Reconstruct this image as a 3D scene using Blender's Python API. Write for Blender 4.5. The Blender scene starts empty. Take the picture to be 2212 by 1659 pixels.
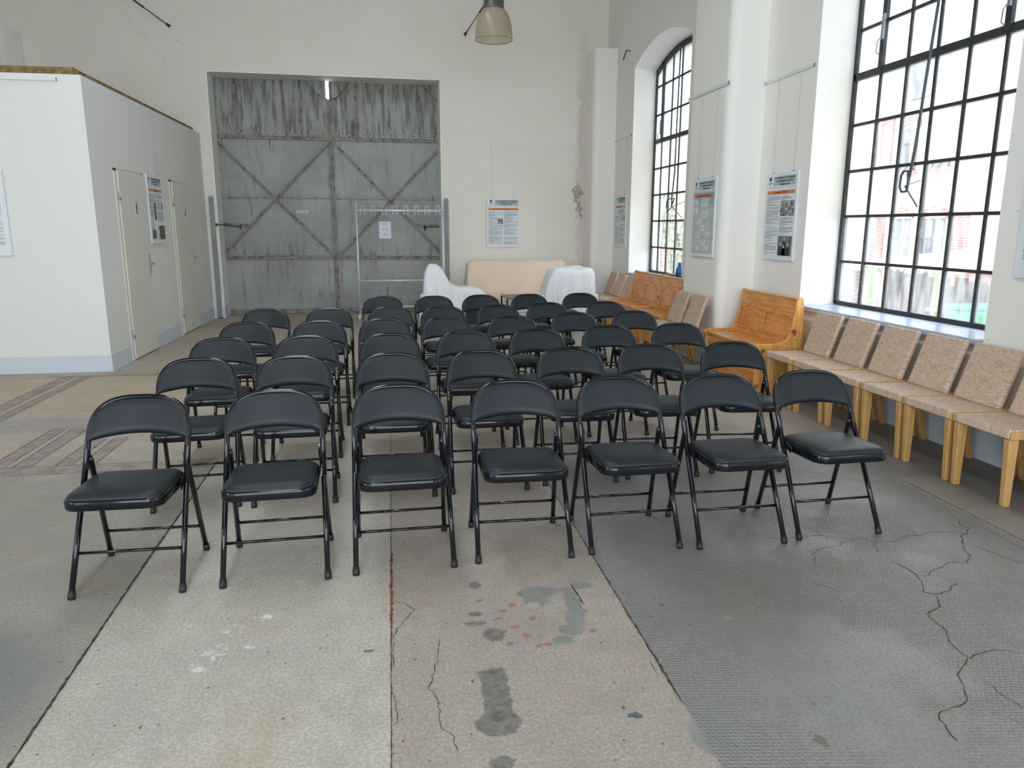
import bpy, bmesh, math, random
from mathutils import Vector, Matrix
random.seed(7)
sc = bpy.context.scene
COL = sc.collection
PI = math.pi
R = math.radians

# ------------------------------------------------------------------ camera
def cam_setup():
    yaw, pitch, roll = R(9.094), R(11.880), R(0.066)
    cy, sy, cp, sp = math.cos(yaw), math.sin(yaw), math.cos(pitch), math.sin(pitch)
    f = Vector((sy*cp, cy*cp, -sp)); r = Vector((cy, -sy, 0)); u = r.cross(f)
    r2 = math.cos(roll)*r + math.sin(roll)*u
    u2 = -math.sin(roll)*r + math.cos(roll)*u
    cd = bpy.data.cameras.new('camera'); co = bpy.data.objects.new('camera', cd)
    COL.objects.link(co)
    m = Matrix(((r2.x, u2.x, -f.x, 0), (r2.y, u2.y, -f.y, 0), (r2.z, u2.z, -f.z, 1.5), (0, 0, 0, 1)))
    co.matrix_world = m
    cd.sensor_width = 36; cd.lens = 1610.3/2212*36
    cd.clip_start = 0.05; cd.clip_end = 300
    sc.camera = co
cam_setup()

# ------------------------------------------------------------------ overcast sky, exposure
w = bpy.data.worlds.new('sky'); sc.world = w; w.use_nodes = True
bg = w.node_tree.nodes['Background']
bg.inputs[0].default_value = (0.86, 0.93, 1.0, 1); bg.inputs[1].default_value = 3.0
sc.view_settings.view_transform = 'Standard'; sc.view_settings.look = 'None'
sc.view_settings.gamma = 1; sc.view_settings.use_curve_mapping = False
sc.view_settings.exposure = 1.36
sc.cycles.use_denoising = True
sc.cycles.max_bounces = 10; sc.cycles.diffuse_bounces = 6; sc.cycles.transparent_max_bounces = 16
sc.cycles.caustics_reflective = False; sc.cycles.caustics_refractive = False
sc.cycles.sample_clamp_indirect = 6
sc.cycles.use_adaptive_sampling = True; sc.cycles.adaptive_threshold = .02

def portal(loc, rot, sx, sy):
    l = bpy.data.lights.new('daylight_portal', 'AREA'); l.shape = 'RECTANGLE'; l.size = sx; l.size_y = sy
    l.cycles.is_portal = True
    o = bpy.data.objects.new('daylight_portal', l); COL.objects.link(o)
    o.location = loc; o.rotation_euler = rot
WIN_C = [10.65, 5.41, 0.17, -5.07]
for c in WIN_C:
    portal((4.33, c, 2.45), (0, R(90), 0), 3.3, 2.25)      # emits towards -X
for c in (0.17, -5.07): portal((-6.28, c, 2.45), (0, R(-90), 0), 3.3, 2.25)  # sampling portals for the openings added in the left wall
portal((-1, -7.02, 3.0), (R(90), 0, 0), 7.2, 4.9)  # portal for the added rear opening
portal((-1, 2.5, 6.92), (0, 0, 0), 1.1, 13.0)  # portal for the added rooflight slot

# ------------------------------------------------------------------ node helpers
class NT:
    def __init__(s, name):
        s.m = bpy.data.materials.new(name); s.m.use_nodes = True
        s.t = s.m.node_tree; s.n = s.t.nodes; s.l = s.t.links
        s.b = s.n['Principled BSDF']; s.out = s.n['Material Output']
        s._tc = None
    def tc(s):
        if not s._tc: s._tc = s.n.new('ShaderNodeTexCoord').outputs['Object']
        return s._tc
    def set(s, sock, v):
        if isinstance(v, bpy.types.NodeSocket): s.l.new(v, sock)
        else:
            if isinstance(v, (tuple, list)) and len(v) == 3 and sock.type == 'RGBA': v = (*v, 1)
            sock.default_value = v
    def math(s, op, a, b=0.0, c=0.0, clamp=False):
        n = s.n.new('ShaderNodeMath'); n.operation = op; n.use_clamp = clamp
        s.set(n.inputs[0], a); s.set(n.inputs[1], b); s.set(n.inputs[2], c); return n.outputs[0]
    def vmath(s, op, a, b=(0, 0, 0)):
        n = s.n.new('ShaderNodeVectorMath'); n.operation = op
        s.set(n.inputs[0], a)
        if op == 'SCALE': s.set(n.inputs['Scale'], b)
        else: s.set(n.inputs[1], b)
        return n.outputs['Value'] if op in ('LENGTH', 'DISTANCE', 'DOT_PRODUCT') else n.outputs[0]
    def mapping(s, v, loc=(0, 0, 0), rot=(0, 0, 0), scale=(1, 1, 1), typ='POINT'):
        n = s.n.new('ShaderNodeMapping'); n.vector_type = typ; s.set(n.inputs[0], v)
        n.inputs[1].default_value = loc; n.inputs[2].default_value = rot; n.inputs[3].default_value = scale
        return n.outputs[0]
    def noise(s, v, scale, detail=3, rough=.55, color=False):
        n = s.n.new('ShaderNodeTexNoise'); s.set(n.inputs['Vector'], v)
        n.inputs['Scale'].default_value = scale; n.inputs['Detail'].default_value = detail
        n.inputs['Roughness'].default_value = rough
        return n.outputs['Color' if color else 'Fac']
    def ramp(s, f, lo, hi, a=0.0, b=1.0):
        n = s.n.new('ShaderNodeMapRange'); n.interpolation_type = 'SMOOTHSTEP'; s.set(n.inputs[0], f)
        n.inputs[1].default_value = lo; n.inputs[2].default_value = hi
        n.inputs[3].default_value = a; n.inputs[4].default_value = b
        return n.outputs[0]
    def mix(s, f, a, b, mode='MIX'):
        n = s.n.new('ShaderNodeMix'); n.data_type = 'RGBA'; n.blend_type = mode
        s.set(n.inputs[0], f); s.set(n.inputs[6], a); s.set(n.inputs[7], b); return n.outputs[2]
    def sep(s, v):
        n = s.n.new('ShaderNodeSeparateXYZ'); s.set(n.inputs[0], v); return n.outputs
    def bump(s, h, strength=.3, dist=.01):
        n = s.n.new('ShaderNodeBump'); s.set(n.inputs['Height'], h)
        n.inputs['Strength'].default_value = strength; n.inputs['Distance'].default_value = dist
        s.l.new(n.outputs[0], s.b.inputs['Normal']); return n.outputs[0]
    def base(s, c, rough=None, metal=None, spec=None):
        s.set(s.b.inputs['Base Color'], c)
        if rough is not None: s.set(s.b.inputs['Roughness'], rough)
        if metal is not None: s.set(s.b.inputs['Metallic'], metal)
        if spec is not None: s.set(s.b.inputs['Specular IOR Level'], spec)
    def blob(s, v, x, y, rx, ry, ang=0, soft=.25):
        q = s.mapping(v, (x, y, 0), (0, 0, ang), (rx, ry, 1000), 'TEXTURE')
        return s.ramp(s.vmath('LENGTH', q), 1.0, 1.0-soft, 0, 1)
    def box(s, v, x0, x1, y0, y1, soft=.04, ang=0):
        q = s.mapping(v, ((x0+x1)/2, (y0+y1)/2, 0), (0, 0, ang), ((x1-x0)/2, (y1-y0)/2, 1000), 'TEXTURE')
        o = s.sep(s.vmath('ABSOLUTE', q))
        sx = soft/max(.05, (x1-x0)/2); sy = soft/max(.05, (y1-y0)/2)
        return s.math('MULTIPLY', s.ramp(o[0], 1+sx, 1-sx*.2), s.ramp(o[1], 1+sy, 1-sy*.2))

def simple(name, col, rough=.5, metal=0, spec=.5, var=.06, nscale=8, bump=0, bscale=60):
    t = NT(name); n = t.noise(t.tc(), nscale, 4)
    c = t.mix(t.ramp(n, .3, .7), tuple(x*(1-var) for x in col), tuple(min(1, x*(1+var)) for x in col))
    t.base(c, rough, metal, spec)
    if bump: t.bump(t.noise(t.tc(), bscale, 4), bump, .005)
    return t.m

# ------------------------------------------------------------------ materials
def paint(name, col, dirt=.10, speck=True, warm=(.35, .30, .24)):
    t = NT(name); v = t.tc()
    big = t.noise(v, .6, 4); mid = t.noise(v, 3.0, 5, .6)
    c = t.mix(t.math('MULTIPLY', t.ramp(big, .35, .75), dirt), col, tuple(x*y for x, y in zip(col, (.80, .78, .74))))
    c = t.mix(t.math('MULTIPLY', t.ramp(mid, .55, .8), dirt*.8), c, tuple(x*.82 for x in col))
    if speck:
        sp = t.ramp(t.noise(v, 26, 2, .5), .735, .76)
        c = t.mix(t.math('MULTIPLY', sp, .55), c, warm)
    t.base(c, .85, 0, .25)
    t.bump(t.noise(v, 45, 5, .6), .10, .004)
    return t
M = {}
M['wall'] = paint('wall_paint', (.84, .83, .79)).m
M['wall_far'] = None
M['cabin'] = paint('cabin_paint', (.74, .745, .73), .04, False).m
M['dado'] = paint('dado_paint', (.58, .64, .72), .15, False).m
M['reveal'] = paint('reveal_paint', (.86, .855, .81), .06).m

def far_wall():
    t = paint('wall_far_paint', (.79, .76, .695), .22); v = t.tc()
    col = t.b.inputs['Base Color'].links[0].from_socket
    d = t.vmath('ADD', v, t.vmath('SCALE', t.vmath('SUBTRACT', t.noise(v, 7, 4, .6, True), (.5, .5, .5)), .35))
    d = t.mapping(d, rot=(R(-90), 0, 0))     # z becomes y
    o = t.sep(d)
    k = t.n.new('ShaderNodeCombineXYZ'); t.l.new(t.sep(d)[0], k.inputs[0]); t.l.new(o[1], k.inputs[1]); d = k.outputs[0]
    # flaking plaster patch beside the corner, and darker grime up the corner
    m = t.blob(d, 6.20, 2.10, .09, .15, .0, .12); m2 = t.blob(d, 6.24, 1.82, .06, .16, .3, .12)
    mm = t.math('MAXIMUM', m, m2)
    c = t.mix(mm, col, t.mix(t.ramp(t.noise(v, 30, 4), .4, .6), (.30, .24, .18), (.62, .57, .50)))
    g = t.math('MULTIPLY', t.blob(d, 6.28, 2.6, .16, 2.6, 0, .6), .32)
    c = t.mix(g, c, (.36, .31, .25))
    g2 = t.math('MULTIPLY', t.blob(d, .06, .8, .06, .9, 0, .7), .4)
    c = t.mix(g2, c, (.55, .44, .28))
    t.l.new(c, t.b.inputs['Base Color'])
    return t.m
M['wall_far'] = far_wall()

def steel(name, upper):
    t = NT(name); v = t.tc()
    st = t.mapping(v, scale=(9, 9, 1.1)); sn = t.noise(st, 1.6, 6, .65)
    fine = t.noise(v, 34, 5, .7); big = t.noise(v, 1.1, 4, .6)
    base = t.mix(t.ramp(big, .3, .7), (.25, .262, .255), (.34, .355, .345))
    z = t.sep(v)[2]
    up = t.ramp(z, 2.9, 3.3) ; low = t.ramp(z, 1.5, .9)
    amt = t.math('ADD', t.math('MULTIPLY', up, .13), t.math('MULTIPLY', low, .02))
    s1 = t.ramp(t.math('ADD', sn, amt), .54, .78)
    c = t.mix(t.math('MULTIPLY', s1, .8), base, (.085, .07, .05))
    # dirt gathered above the rails and seam
    for zz, h, k in ((3.02, .34, .95), (1.98, .10, .6), (1.0, .42, .55), (.30, .35, .30)):
        band = t.ramp(t.math('SUBTRACT', z, zz), h, 0.0)
        above = t.math('GREATER_THAN', z, zz-.02)
        mk = t.math('MULTIPLY', t.math('MULTIPLY', band, above), t.ramp(t.math('ADD', fine, t.math('MULTIPLY', sn, .4)), .66, .86))
        c = t.mix(t.math('MULTIPLY', mk, k), c, (.055, .042, .03))
    # rust runs below the upper rail
    run = t.noise(t.mapping(v, scale=(14, 14, .5)), 1.5, 4, .6)
    below = t.math('MULTIPLY', t.ramp(z, 1.9, 2.95), t.math('LESS_THAN', z, 2.96))
    rm = t.math('MULTIPLY', t.ramp(run, .60, .72), below)
    c = t.mix(t.math('MULTIPLY', rm, .8), c, (.075, .05, .032))
    rust = t.math('MULTIPLY', t.ramp(t.noise(v, 2.3, 5, .7), .62, .74), .45)
    c = t.mix(rust, c, (.16, .105, .065))
    chips = t.ramp(t.noise(v, 60, 3, .6), .67, .72)
    c = t.mix(t.math('MULTIPLY', chips, .6), c, (.07, .06, .05))
    t.base(c, .55, .15, .4); t.bump(t.math('ADD', fine, sn), .25, .006)
    return t.m
M['gate'] = steel('gate_sheet_steel', True)
def rail_steel():
    t = NT('gate_rail_steel'); v = t.tc()
    n = t.noise(v, 9, 5, .7)
    t.base(t.mix(t.ramp(n, .45, .65), (.24, .225, .195), (.11, .085, .065)), .55, .2, .4)
    return t.m
M['gate_rail'] = rail_steel()
M['post'] = simple('grey_painted_steel', (.23, .26, .28), .5, .1, .4, .12, 6, .2)
M['win_frame'] = None
def winframe():
    t = NT('old_window_iron'); v = t.tc(); n = t.noise(v, 14, 5, .7)
    t.base(t.mix(t.ramp(n, .5, .68), (.04, .043, .046), (.085, .07, .058)), .6, .2, .4)
    t.bump(n, .4, .004); return t.m
M['win_frame'] = winframe()
M['rodm'] = simple('dark_grey_rod', (.06, .07, .085), .4, .3)
M['sill'] = simple('sill_paint', (.40, .47, .57), .28, 0, .5, .10, 5, .15)

def floor_mat():
    t = NT('floor_concrete'); v = t.tc()
    o = t.sep(v); x = o[0]; y = o[1]
    d = t.vmath('ADD', v, t.vmath('SCALE', t.vmath('SUBTRACT', t.noise(v, 6, 5, .65, True), (.5, .5, .5)), .16))
    d2 = t.vmath('ADD', v, t.vmath('SCALE', t.vmath('SUBTRACT', t.noise(v, 15, 5, .7, True), (.5, .5, .5)), .055))
    fine = t.noise(v, 85, 5, .75); mid = t.noise(v, 9, 6, .7); big = t.noise(v, 1.1, 4, .6)
    warm = t.ramp(t.noise(t.vmath('ADD', v, (9, 4, 0)), 2.4, 6, .7), .50, .68); cool = t.ramp(t.noise(t.vmath('ADD', v, (3, 19, 0)), 1.7, 6, .7), .52, .68)
    grit = t.noise(t.vmath('ADD', v, (1, 7, 0)), 55, 3, .6)
    def z2(a, b):
        k = t.mix(t.ramp(big, .3, .7), a, b)
        k = t.mix(t.math('MULTIPLY', t.ramp(mid, .35, .75), .6), k, tuple(q*.70 for q in a))
        k = t.mix(t.math('MULTIPLY', warm, .45), k, (a[0]*.82, a[1]*.70, a[2]*.58))
        k = t.mix(t.math('MULTIPLY', cool, .35), k, (a[0]*.62, a[1]*.68, a[2]*.78))
        k = t.mix(t.math('MULTIPLY', t.ramp(grit, .60, .72), .35), k, tuple(min(1, q*1.5) for q in a))
        return t.mix(t.math('MULTIPLY', t.ramp(fine, .60, .42), .5), k, tuple(q*.42 for q in a))
    c1 = z2((.35, .33, .275), (.26, .25, .215))
    c2 = z2((.49, .46, .39), (.41, .385, .33))
    c3 = z2((.39, .345, .29), (.34, .305, .265))
    c4 = z2((.265, .255, .245), (.225, .22, .215))
    c = t.mix(t.math('GREATER_THAN', t.math('ADD', x, t.math('MULTIPLY', y, .0166)), -1.083), c1, c2)
    c = t.mix(t.math('GREATER_THAN', x, -.045), c, c3)
    c = t.mix(t.math('GREATER_THAN', x, .883), c, c4)
    far = z2((.56, .49, .385), (.47, .415, .33))
    c = t.mix(t.math('MULTIPLY', t.ramp(y, 4.3, 5.6), .75), c, far)
    # cement-grey float and tan bays on the left
    c = t.mix(t.math('MULTIPLY', t.box(d, -5, -1.2, 6.4, 8.05), .8), c, z2((.56, .46, .33), (.49, .40, .285)))
    c = t.mix(t.math('MULTIPLY', t.box(d, -4.5, -1.9, 5.85, 6.25, .08), .85), c, z2((.40, .375, .34), (.36, .34, .31)))
    tile = t.mix(t.ramp(mid, .4, .62), (.30, .245, .22), (.21, .17, .155))
    def paint_box(c, *a, k=.85, col=tile, soft=.02, ang=0):
        return t.mix(t.math('MULTIPLY', t.box(d2, *a, soft=soft, ang=ang), k), c, col)
    for a in ((-3.345, -3.225, 4.9, 8.1), (-3.16, -3.07, 4.9, 8.1), (-2.575, -2.475, 4.95, 5.93), (-2.42, -2.315, 4.95, 5.95),
              (-2.17, -2.07, 4.95, 5.6), (-2.02, -1.93, 4.95, 5.62), (-4.5, -1.2, 4.80, 4.95)):
        c = paint_box(c, *a)
    c = paint_box(c, -1.9, -1.2, 4.87, 4.93, k=.6)
    c = paint_box(c, -3.5, 2.5, 8.03, 8.16, k=.55)
    c = paint_box(c, 1.97, 2.10, 4.62, 5.5, k=.75, ang=.42)
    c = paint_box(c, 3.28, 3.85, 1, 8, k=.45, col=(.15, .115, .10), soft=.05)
    c = t.mix(t.math('MULTIPLY', t.box(d, 3.02, 3.26, -1, 3.9, .05), .65), c, (.32, .275, .215))
    # shaped stains and patches
    grey = t.mix(t.ramp(mid, .4, .6), (.175, .18, .165), (.21, .215, .20)); dark = t.mix(t.ramp(t.noise(v, 30, 4), .4, .6), (.085, .08, .075), (.14, .135, .125))
    def blob(c, col, k, *a, src=None): return t.mix(t.math('MULTIPLY', t.blob(src or d2, *a), k), c, col)
    for a in ((.56, 2.83, .10, .055), (.54, 2.76, .06, .06), (.655, 2.84, .09, .015), (.755, 2.86, .055, .04), (.69, 2.72, .035, .14),
              (.665, 2.60, .045, .09), (.63, 2.52, .055, .05), (.585, 2.45, .05, .035), (.93, 1.86, .10, .12)):
        c = blob(c, grey, .9, *a)
    c = blob(c, (.36, .33, .28), .8, .525, 2.73, .03, .025)
    c = t.mix(t.math('MULTIPLY', t.box(d2, .252, .338, 2.04, 2.30, .008), .8), c, dark)
    for a in ((.28, 2.015, .075, .062, 0, .12), (.31, 2.30, .03, .02), (.335, 2.53, .045, .055), (.27, 1.84, .04, .04), (.28, 2.62, .05, .02), (.28, 2.69, .03, .02), (.31, 2.935, .03, .04)):
        c = blob(c, dark, .8, *a)
    for (a, b) in ((.313, 2.792), (.44, 2.744), (.371, 2.646), (.502, 2.626), (.379, 2.54), (.453, 2.508), (.39, 2.459), (.525, 2.431), (.712, 2.501), (.493, 2.426), (.40, 2.70), (.43, 2.57)):
        c = blob(c, (.26, .09, .075), .75, a, b, .018, .014)
    for (a, b, r) in ((.717, 1.985, .016), (.70, 1.99, .012), (.69, 2.03, .008)): c = blob(c, (.05, .085, .09), .9, a, b, r, r)
    white = t.math('MULTIPLY', t.ramp(t.noise(v, 14, 4, .7), .5, .62), 1)
    for a in ((-.70, 2.50, .05, .06), (-.64, 2.72, .05, .04), (-.58, 2.58, .05, .03), (-.50, 2.80, .12, .02), (-.68, 2.58, .09, .04)):
        c = t.mix(t.math('MULTIPLY', t.math('MULTIPLY', t.blob(d2, *a), white), .8), c, (.62, .63, .63))
    c = blob(c, (.12, .085, .05), .9, -.125, 2.49, .022, .01)
    c = blob(c, (.20, .16, .10), .6, 1.19, 1.965, .03, .02); c = blob(c, (.12, .09, .06), .8, 1.22, 1.79, .02, .035)
    c = blob(c, (.19, .15, .10), .7, 2.16, 3.11, .06, .02); c = blob(c, (.45, .42, .36), .8, 1.26, 2.505, .025, .01)
    # large soft-edged darker patches on the left and right slabs
    c = blob(c, (.135, .14, .142), .8, -1.5, 2.45, .45, .6, .3, .6, src=d)
    c = blob(c, (.12, .115, .105), .5, 3.5, 3.6, .45, .8, 0, .6, src=d)
    c = blob(c, (.145, .135, .12), .6, 1.4, 2.6, .45, .6, 0, .7, src=d)
    pits = t.ramp(t.noise(v, 38, 2, .4), .725, .745)
    c = t.mix(t.math('MULTIPLY', pits, .75), c, (.06, .05, .045))
    # tread pattern: lozenge dimples on the right slab, fine ribs on the left slab
    rv = t.mapping(v, rot=(0, 0, R(38)), scale=(1, 1, 1))
    ro = t.sep(rv)
    loz = t.math('MULTIPLY', t.math('SINE', t.math('MULTIPLY', ro[0], 2*PI/.030)), t.math('SINE', t.math('MULTIPLY', ro[1], 2*PI/.017)))
    worn = t.ramp(t.noise(v, 1.7, 3, .5), .38, .56)
    isr = t.math('GREATER_THAN', x, .883)
    right = t.math('MULTIPLY', t.math('MULTIPLY', isr, worn), t.ramp(y, 4.6, 3.6))
    rib = t.math('SINE', t.math('MULTIPLY', t.math('ADD', t.math('MULTIPLY', x, .55), y), 2*PI/.02))
    left = t.math('MULTIPLY', t.math('LESS_THAN', x, -1.14), t.math('MULTIPLY', t.ramp(y, 4.8, 4.0), t.ramp(t.noise(v, 2.2, 3), .4, .6)))
    c = t.mix(t.math('MULTIPLY', t.math('MULTIPLY', right, t.ramp(loz, .2, -.6)), .45), c, (.13, .12, .115))
    h = t.math('ADD', t.math('MULTIPLY', fine, .5), t.math('MULTIPLY', mid, .9))
    h = t.math('ADD', h, t.math('MULTIPLY', t.math('MULTIPLY', loz, right), .45))
    h = t.math('ADD', h, t.math('MULTIPLY', t.math('MULTIPLY', rib, left), .06))
    gl = t.math('MULTIPLY', t.math('MULTIPLY', t.blob(d, 2.0, 2.7, .85, 1.7, -.2, .55), isr), .25)
    rough = t.math('SUBTRACT', t.math('SUBTRACT', t.math('ADD', .62, t.math('MULTIPLY', mid, .2)), t.math('MULTIPLY', isr, .26)), gl)
    t.base(c, rough, 0, .5); t.bump(h, .55, .006)
    return t.m
M['floor'] = floor_mat()
M['crack'] = simple('crack_dirt', (.075, .055, .04), .9, 0, .2, .4, 30)
M['rust'] = simple('joint_rust', (.17, .06, .03), .9, 0, .2, .6, 40)
M['joint'] = simple('joint_dirt', (.05, .042, .036), .9, 0, .2, .4, 30)
M['door'] = simple('door_cream', (.70, .70, .62), .45, 0, .4, .02, 2)
M['door_edge'] = simple('door_frame_cream', (.62, .61, .52), .5, 0, .4, .03, 2)
M['chrome'] = simple('satin_metal', (.55, .54, .5), .3, .9, .5, .04)
M['galv'] = simple('galvanised_tube', (.66, .70, .76), .35, .3, .5, .05)
M['insul'] = simple('insulation_board', (.21, .165, .075), .9, 0, .2, .35, 14, .7, 60)
M['vinyl'] = None
def vinyl():
    t = NT('black_vinyl'); v = t.tc()
    g = t.n.new('ShaderNodeTexVoronoi'); t.set(g.inputs['Vector'], v); g.inputs['Scale'].default_value = 420
    t.base(t.mix(t.ramp(t.noise(v, 9, 3), .3, .7), (.008, .0125, .0165), (.011, .016, .020)), .46, 0, .32)
    t.bump(g.outputs['Distance'], .10, .0008); return t.m
M['vinyl'] = vinyl()
M['tube'] = simple('black_gloss_tube', (.006, .007, .010), .09, 0, .45, .05)
M['pan'] = simple('black_gloss_pan', (.005, .006, .009), .10, 0, .35, .05)
M['rubber'] = simple('black_rubber', (.012, .012, .013), .5, 0, .4, .1)
M['bolt'] = simple('bright_bolt', (.6, .6, .6), .3, .9)

def wood(name, a, b, knots=True, scale=1.0, axis=1, rough=.32):
    t = NT(name); v = t.tc()
    sc3 = [14*scale]*3; sc3[axis] = 1.0*scale
    q = t.mapping(v, scale=tuple(sc3))
    n = t.noise(q, 1.3, 5, .6)
    wv = t.math('SINE', t.math('MULTIPLY', t.math('ADD', n, t.math('MULTIPLY', t.noise(t.mapping(v, scale=tuple(q_*.25 for q_ in sc3)), 1.2, 2), .55)), 38))
    f = t.ramp(wv, -.5, .9)
    c = t.mix(t.math('MULTIPLY', f, .75), a, b)
    c = t.mix(t.math('MULTIPLY', t.ramp(t.noise(v, 1.2, 3), .35, .7), .35), c, tuple(x*.78 for x in a))
    if knots:
        k = t.ramp(t.noise(t.mapping(v, scale=(1.3, 1, 1.3)), 6.0, 1, .2), .745, .775)
        c = t.mix(t.math('MULTIPLY', k, .8), c, (.13, .045, .012))
    t.base(c, rough, 0, .5)
    return t.m
M['pine'] = wood('orange_pine', (.74, .33, .085), (.50, .175, .035), scale=.8)
M['pine_light'] = wood('orange_pine_edge', (.70, .36, .11), (.50, .21, .05), scale=.8, axis=2)
M['pine_dark'] = wood('pine_carving', (.56, .225, .05), (.42, .15, .03), scale=.8)
M['birch'] = wood('honey_birch', (.56, .335, .125), (.47, .26, .09), False, .8, axis=2, rough=.4)

def weave():
    t = NT('woven_banana_leaf'); v = t.tc()
    br = t.n.new('ShaderNodeTexBrick'); t.set(br.inputs['Vector'], t.mapping(v, rot=(0, 0, 0)))
    br.offset = .5; br.inputs['Scale'].default_value = 1
    br.inputs['Brick Width'].default_value = .021; br.inputs['Row Height'].default_value = .0105
    br.inputs['Mortar Size'].default_value = .0013; br.inputs['Mortar Smooth'].default_value = .6
    br.inputs['Color1'].default_value = (.72, .56, .42, 1); br.inputs['Color2'].default_value = (.52, .385, .27, 1)
    br.inputs['Mortar'].default_value = (.26, .15, .085, 1)
    c = t.mix(t.math('MULTIPLY', t.ramp(t.noise(t.mapping(v, scale=(1, 4, 1)), 9, 4, .7), .4, .7), .5), br.outputs['Color'], (.66, .53, .43))
    c = t.mix(t.math('MULTIPLY', t.ramp(t.noise(v, 45, 3, .7), .5, .7), .4), c, (.74, .60, .49))
    t.base(c, .55, 0, .4)
    t.bump(t.math('SUBTRACT', 1, br.outputs['Fac']), .8, .003)
    return t.m
M['weave'] = weave()
def cloth(name, col):
    t = NT(name); v = t.tc()
    n = t.noise(t.mapping(v, scale=(1, 1, .5)), 5, 4, .6)
    t.base(t.mix(t.math('MULTIPLY', t.ramp(n, .4, .7), .2), col, tuple(x*.85 for x in col)), .95, 0, .15)
    t.b.inputs['Sheen Weight'].default_value = .2
    t.bump(n, .25, .02); return t.m
M['sheet'] = cloth('white_sheet', (.86, .885, .93))
M['beige'] = cloth('beige_sheet', (.80, .645, .52))
M['iron'] = simple('dark_iron', (.03, .025, .02), .6, .3, .4, .3)
M['tabletop'] = simple('brown_table_top', (.16, .125, .10), .35, 0, .5, .15)
M['blackbox'] = simple('black_textured', (.018, .022, .024), .55, 0, .4, .1)
M['greybox'] = simple('pale_grey_plastic', (.55, .60, .62), .5, 0, .4, .04)
M['lamphouse'] = simple('lamp_housing_grey', (.10, .105, .095), .4, .3, .5, .05)
M['board'] = simple('poster_board_white', (.72, .77, .80), .5, 0, .3, .02)
M['hdr'] = simple('poster_header_grey', (.42, .49, .49), .5, 0, .3, .02)
M['orange'] = simple('poster_orange', (.66, .225, .09), .5, 0, .3, .03)
M['ink'] = simple('print_ink', (.03, .04, .05), .6, 0, .2, .05)
M['inkgrey'] = simple('body_print_grey', (.22, .25, .28), .6, 0, .2, .15, 90)
M['inkred'] = simple('dark_red_print', (.13, .02, .01), .6, 0, .2, .05)
M['edge'] = simple('clip_cap_grey', (.16, .18, .18), .6)  # dark grey of the poster clips and rail end caps
M['alu'] = simple('rail_white', (.70, .74, .74), .4, .1, .4, .02)
M['wire'] = simple('thin_wire', (.50, .52, .50), .4, .3)
M['sea'] = simple('map_blue', (.26, .42, .52), .5); M['mapgrey'] = simple('map_grey', (.45, .52, .54), .5)
M['land'] = simple('map_land', (.52, .57, .50), .5); M['mapmark'] = simple('map_mark', (.22, .14, .05), .5)
M['cream'] = simple('cream_label', (.62, .58, .45), .5); M['paper'] = simple('white_paper', (.72, .76, .86), .6, 0, .3, .01)
M['bluebottle'] = simple('blue_plastic', (.01, .17, .45), .3, 0, .5, .05); M['navy'] = simple('navy_label', (.03, .05, .14), .4)
M['card'] = simple('cardboard', (.30, .21, .13), .8, 0, .2, .08)
M['ceil'] = simple('ceiling_boards', (.30, .28, .24), .8, 0, .2, .08)
def photo(name, scale, a, b):
    t = NT(name); v = t.tc(); n = t.noise(v, scale, 5, .75)
    t.base(t.mix(t.ramp(n, .42, .6), a, b), .4, 0, .4); return t.m
M['photo_bw'] = photo('black_white_print', 28, (.015, .02, .02), (.50, .52, .50))
M['photo_dk'] = photo('dim_portrait_print', 6, (.11, .12, .11), (.20, .21, .20))
M['photo_col'] = photo('green_brown_print', 16, (.03, .05, .03), (.22, .17, .09))
M['skin'] = simple('printed_faces_grey', (.50, .50, .47), .5)

def glass(name, transp, col, gl=.06):
    m = bpy.data.materials.new(name); m.use_nodes = True; t = m.node_tree; n = t.nodes; n.clear(); l = t.links
    out = n.new('ShaderNodeOutputMaterial'); tr = n.new('ShaderNodeBsdfTransparent'); tl = n.new('ShaderNodeBsdfTranslucent')
    gs = n.new('ShaderNodeBsdfGlossy'); gs.inputs['Roughness'].default_value = .15
    df = n.new('ShaderNodeBsdfDiffuse'); df.inputs['Color'].default_value = (*[x*.6 for x in col], 1)
    tc = n.new('ShaderNodeTexCoord'); mp = n.new('ShaderNodeMapping'); mp.inputs[3].default_value = (1, 5, 1.2)
    ns = n.new('ShaderNodeTexNoise'); ns.inputs['Scale'].default_value = 2.2; ns.inputs['Detail'].default_value = 6
    l.new(tc.outputs['Object'], mp.inputs[0]); l.new(mp.outputs[0], ns.inputs['Vector'])
    mr = n.new('ShaderNodeMapRange'); mr.inputs[1].default_value = .3; mr.inputs[2].default_value = .75
    mr.inputs[3].default_value = min(1, transp+.12); mr.inputs[4].default_value = max(0, transp-.12)
    l.new(ns.outputs['Fac'], mr.inputs[0])
    cm = n.new('ShaderNodeMix'); cm.data_type = 'RGBA'; cm.inputs[6].default_value = (*col, 1)
    cm.inputs[7].default_value = (col[0]*.80, col[1]*.79, col[2]*.72, 1)
    m2 = n.new('ShaderNodeMapRange'); m2.inputs[1].default_value = .5; m2.inputs[2].default_value = .75
    l.new(ns.outputs['Fac'], m2.inputs[0]); l.new(m2.outputs[0], cm.inputs[0]); l.new(cm.outputs[2], tl.inputs['Color'])
    a = n.new('ShaderNodeMixShader'); a.inputs[0].default_value = .12; l.new(tl.outputs[0], a.inputs[1]); l.new(df.outputs[0], a.inputs[2])
    b = n.new('ShaderNodeMixShader'); l.new(mr.outputs[0], b.inputs[0]); l.new(a.outputs[0], b.inputs[1]); l.new(tr.outputs[0], b.inputs[2])
    c = n.new('ShaderNodeMixShader'); c.inputs[0].default_value = gl; l.new(b.outputs[0], c.inputs[1]); l.new(gs.outputs[0], c.inputs[2])
    l.new(c.outputs[0], out.inputs[0]); return m
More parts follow.
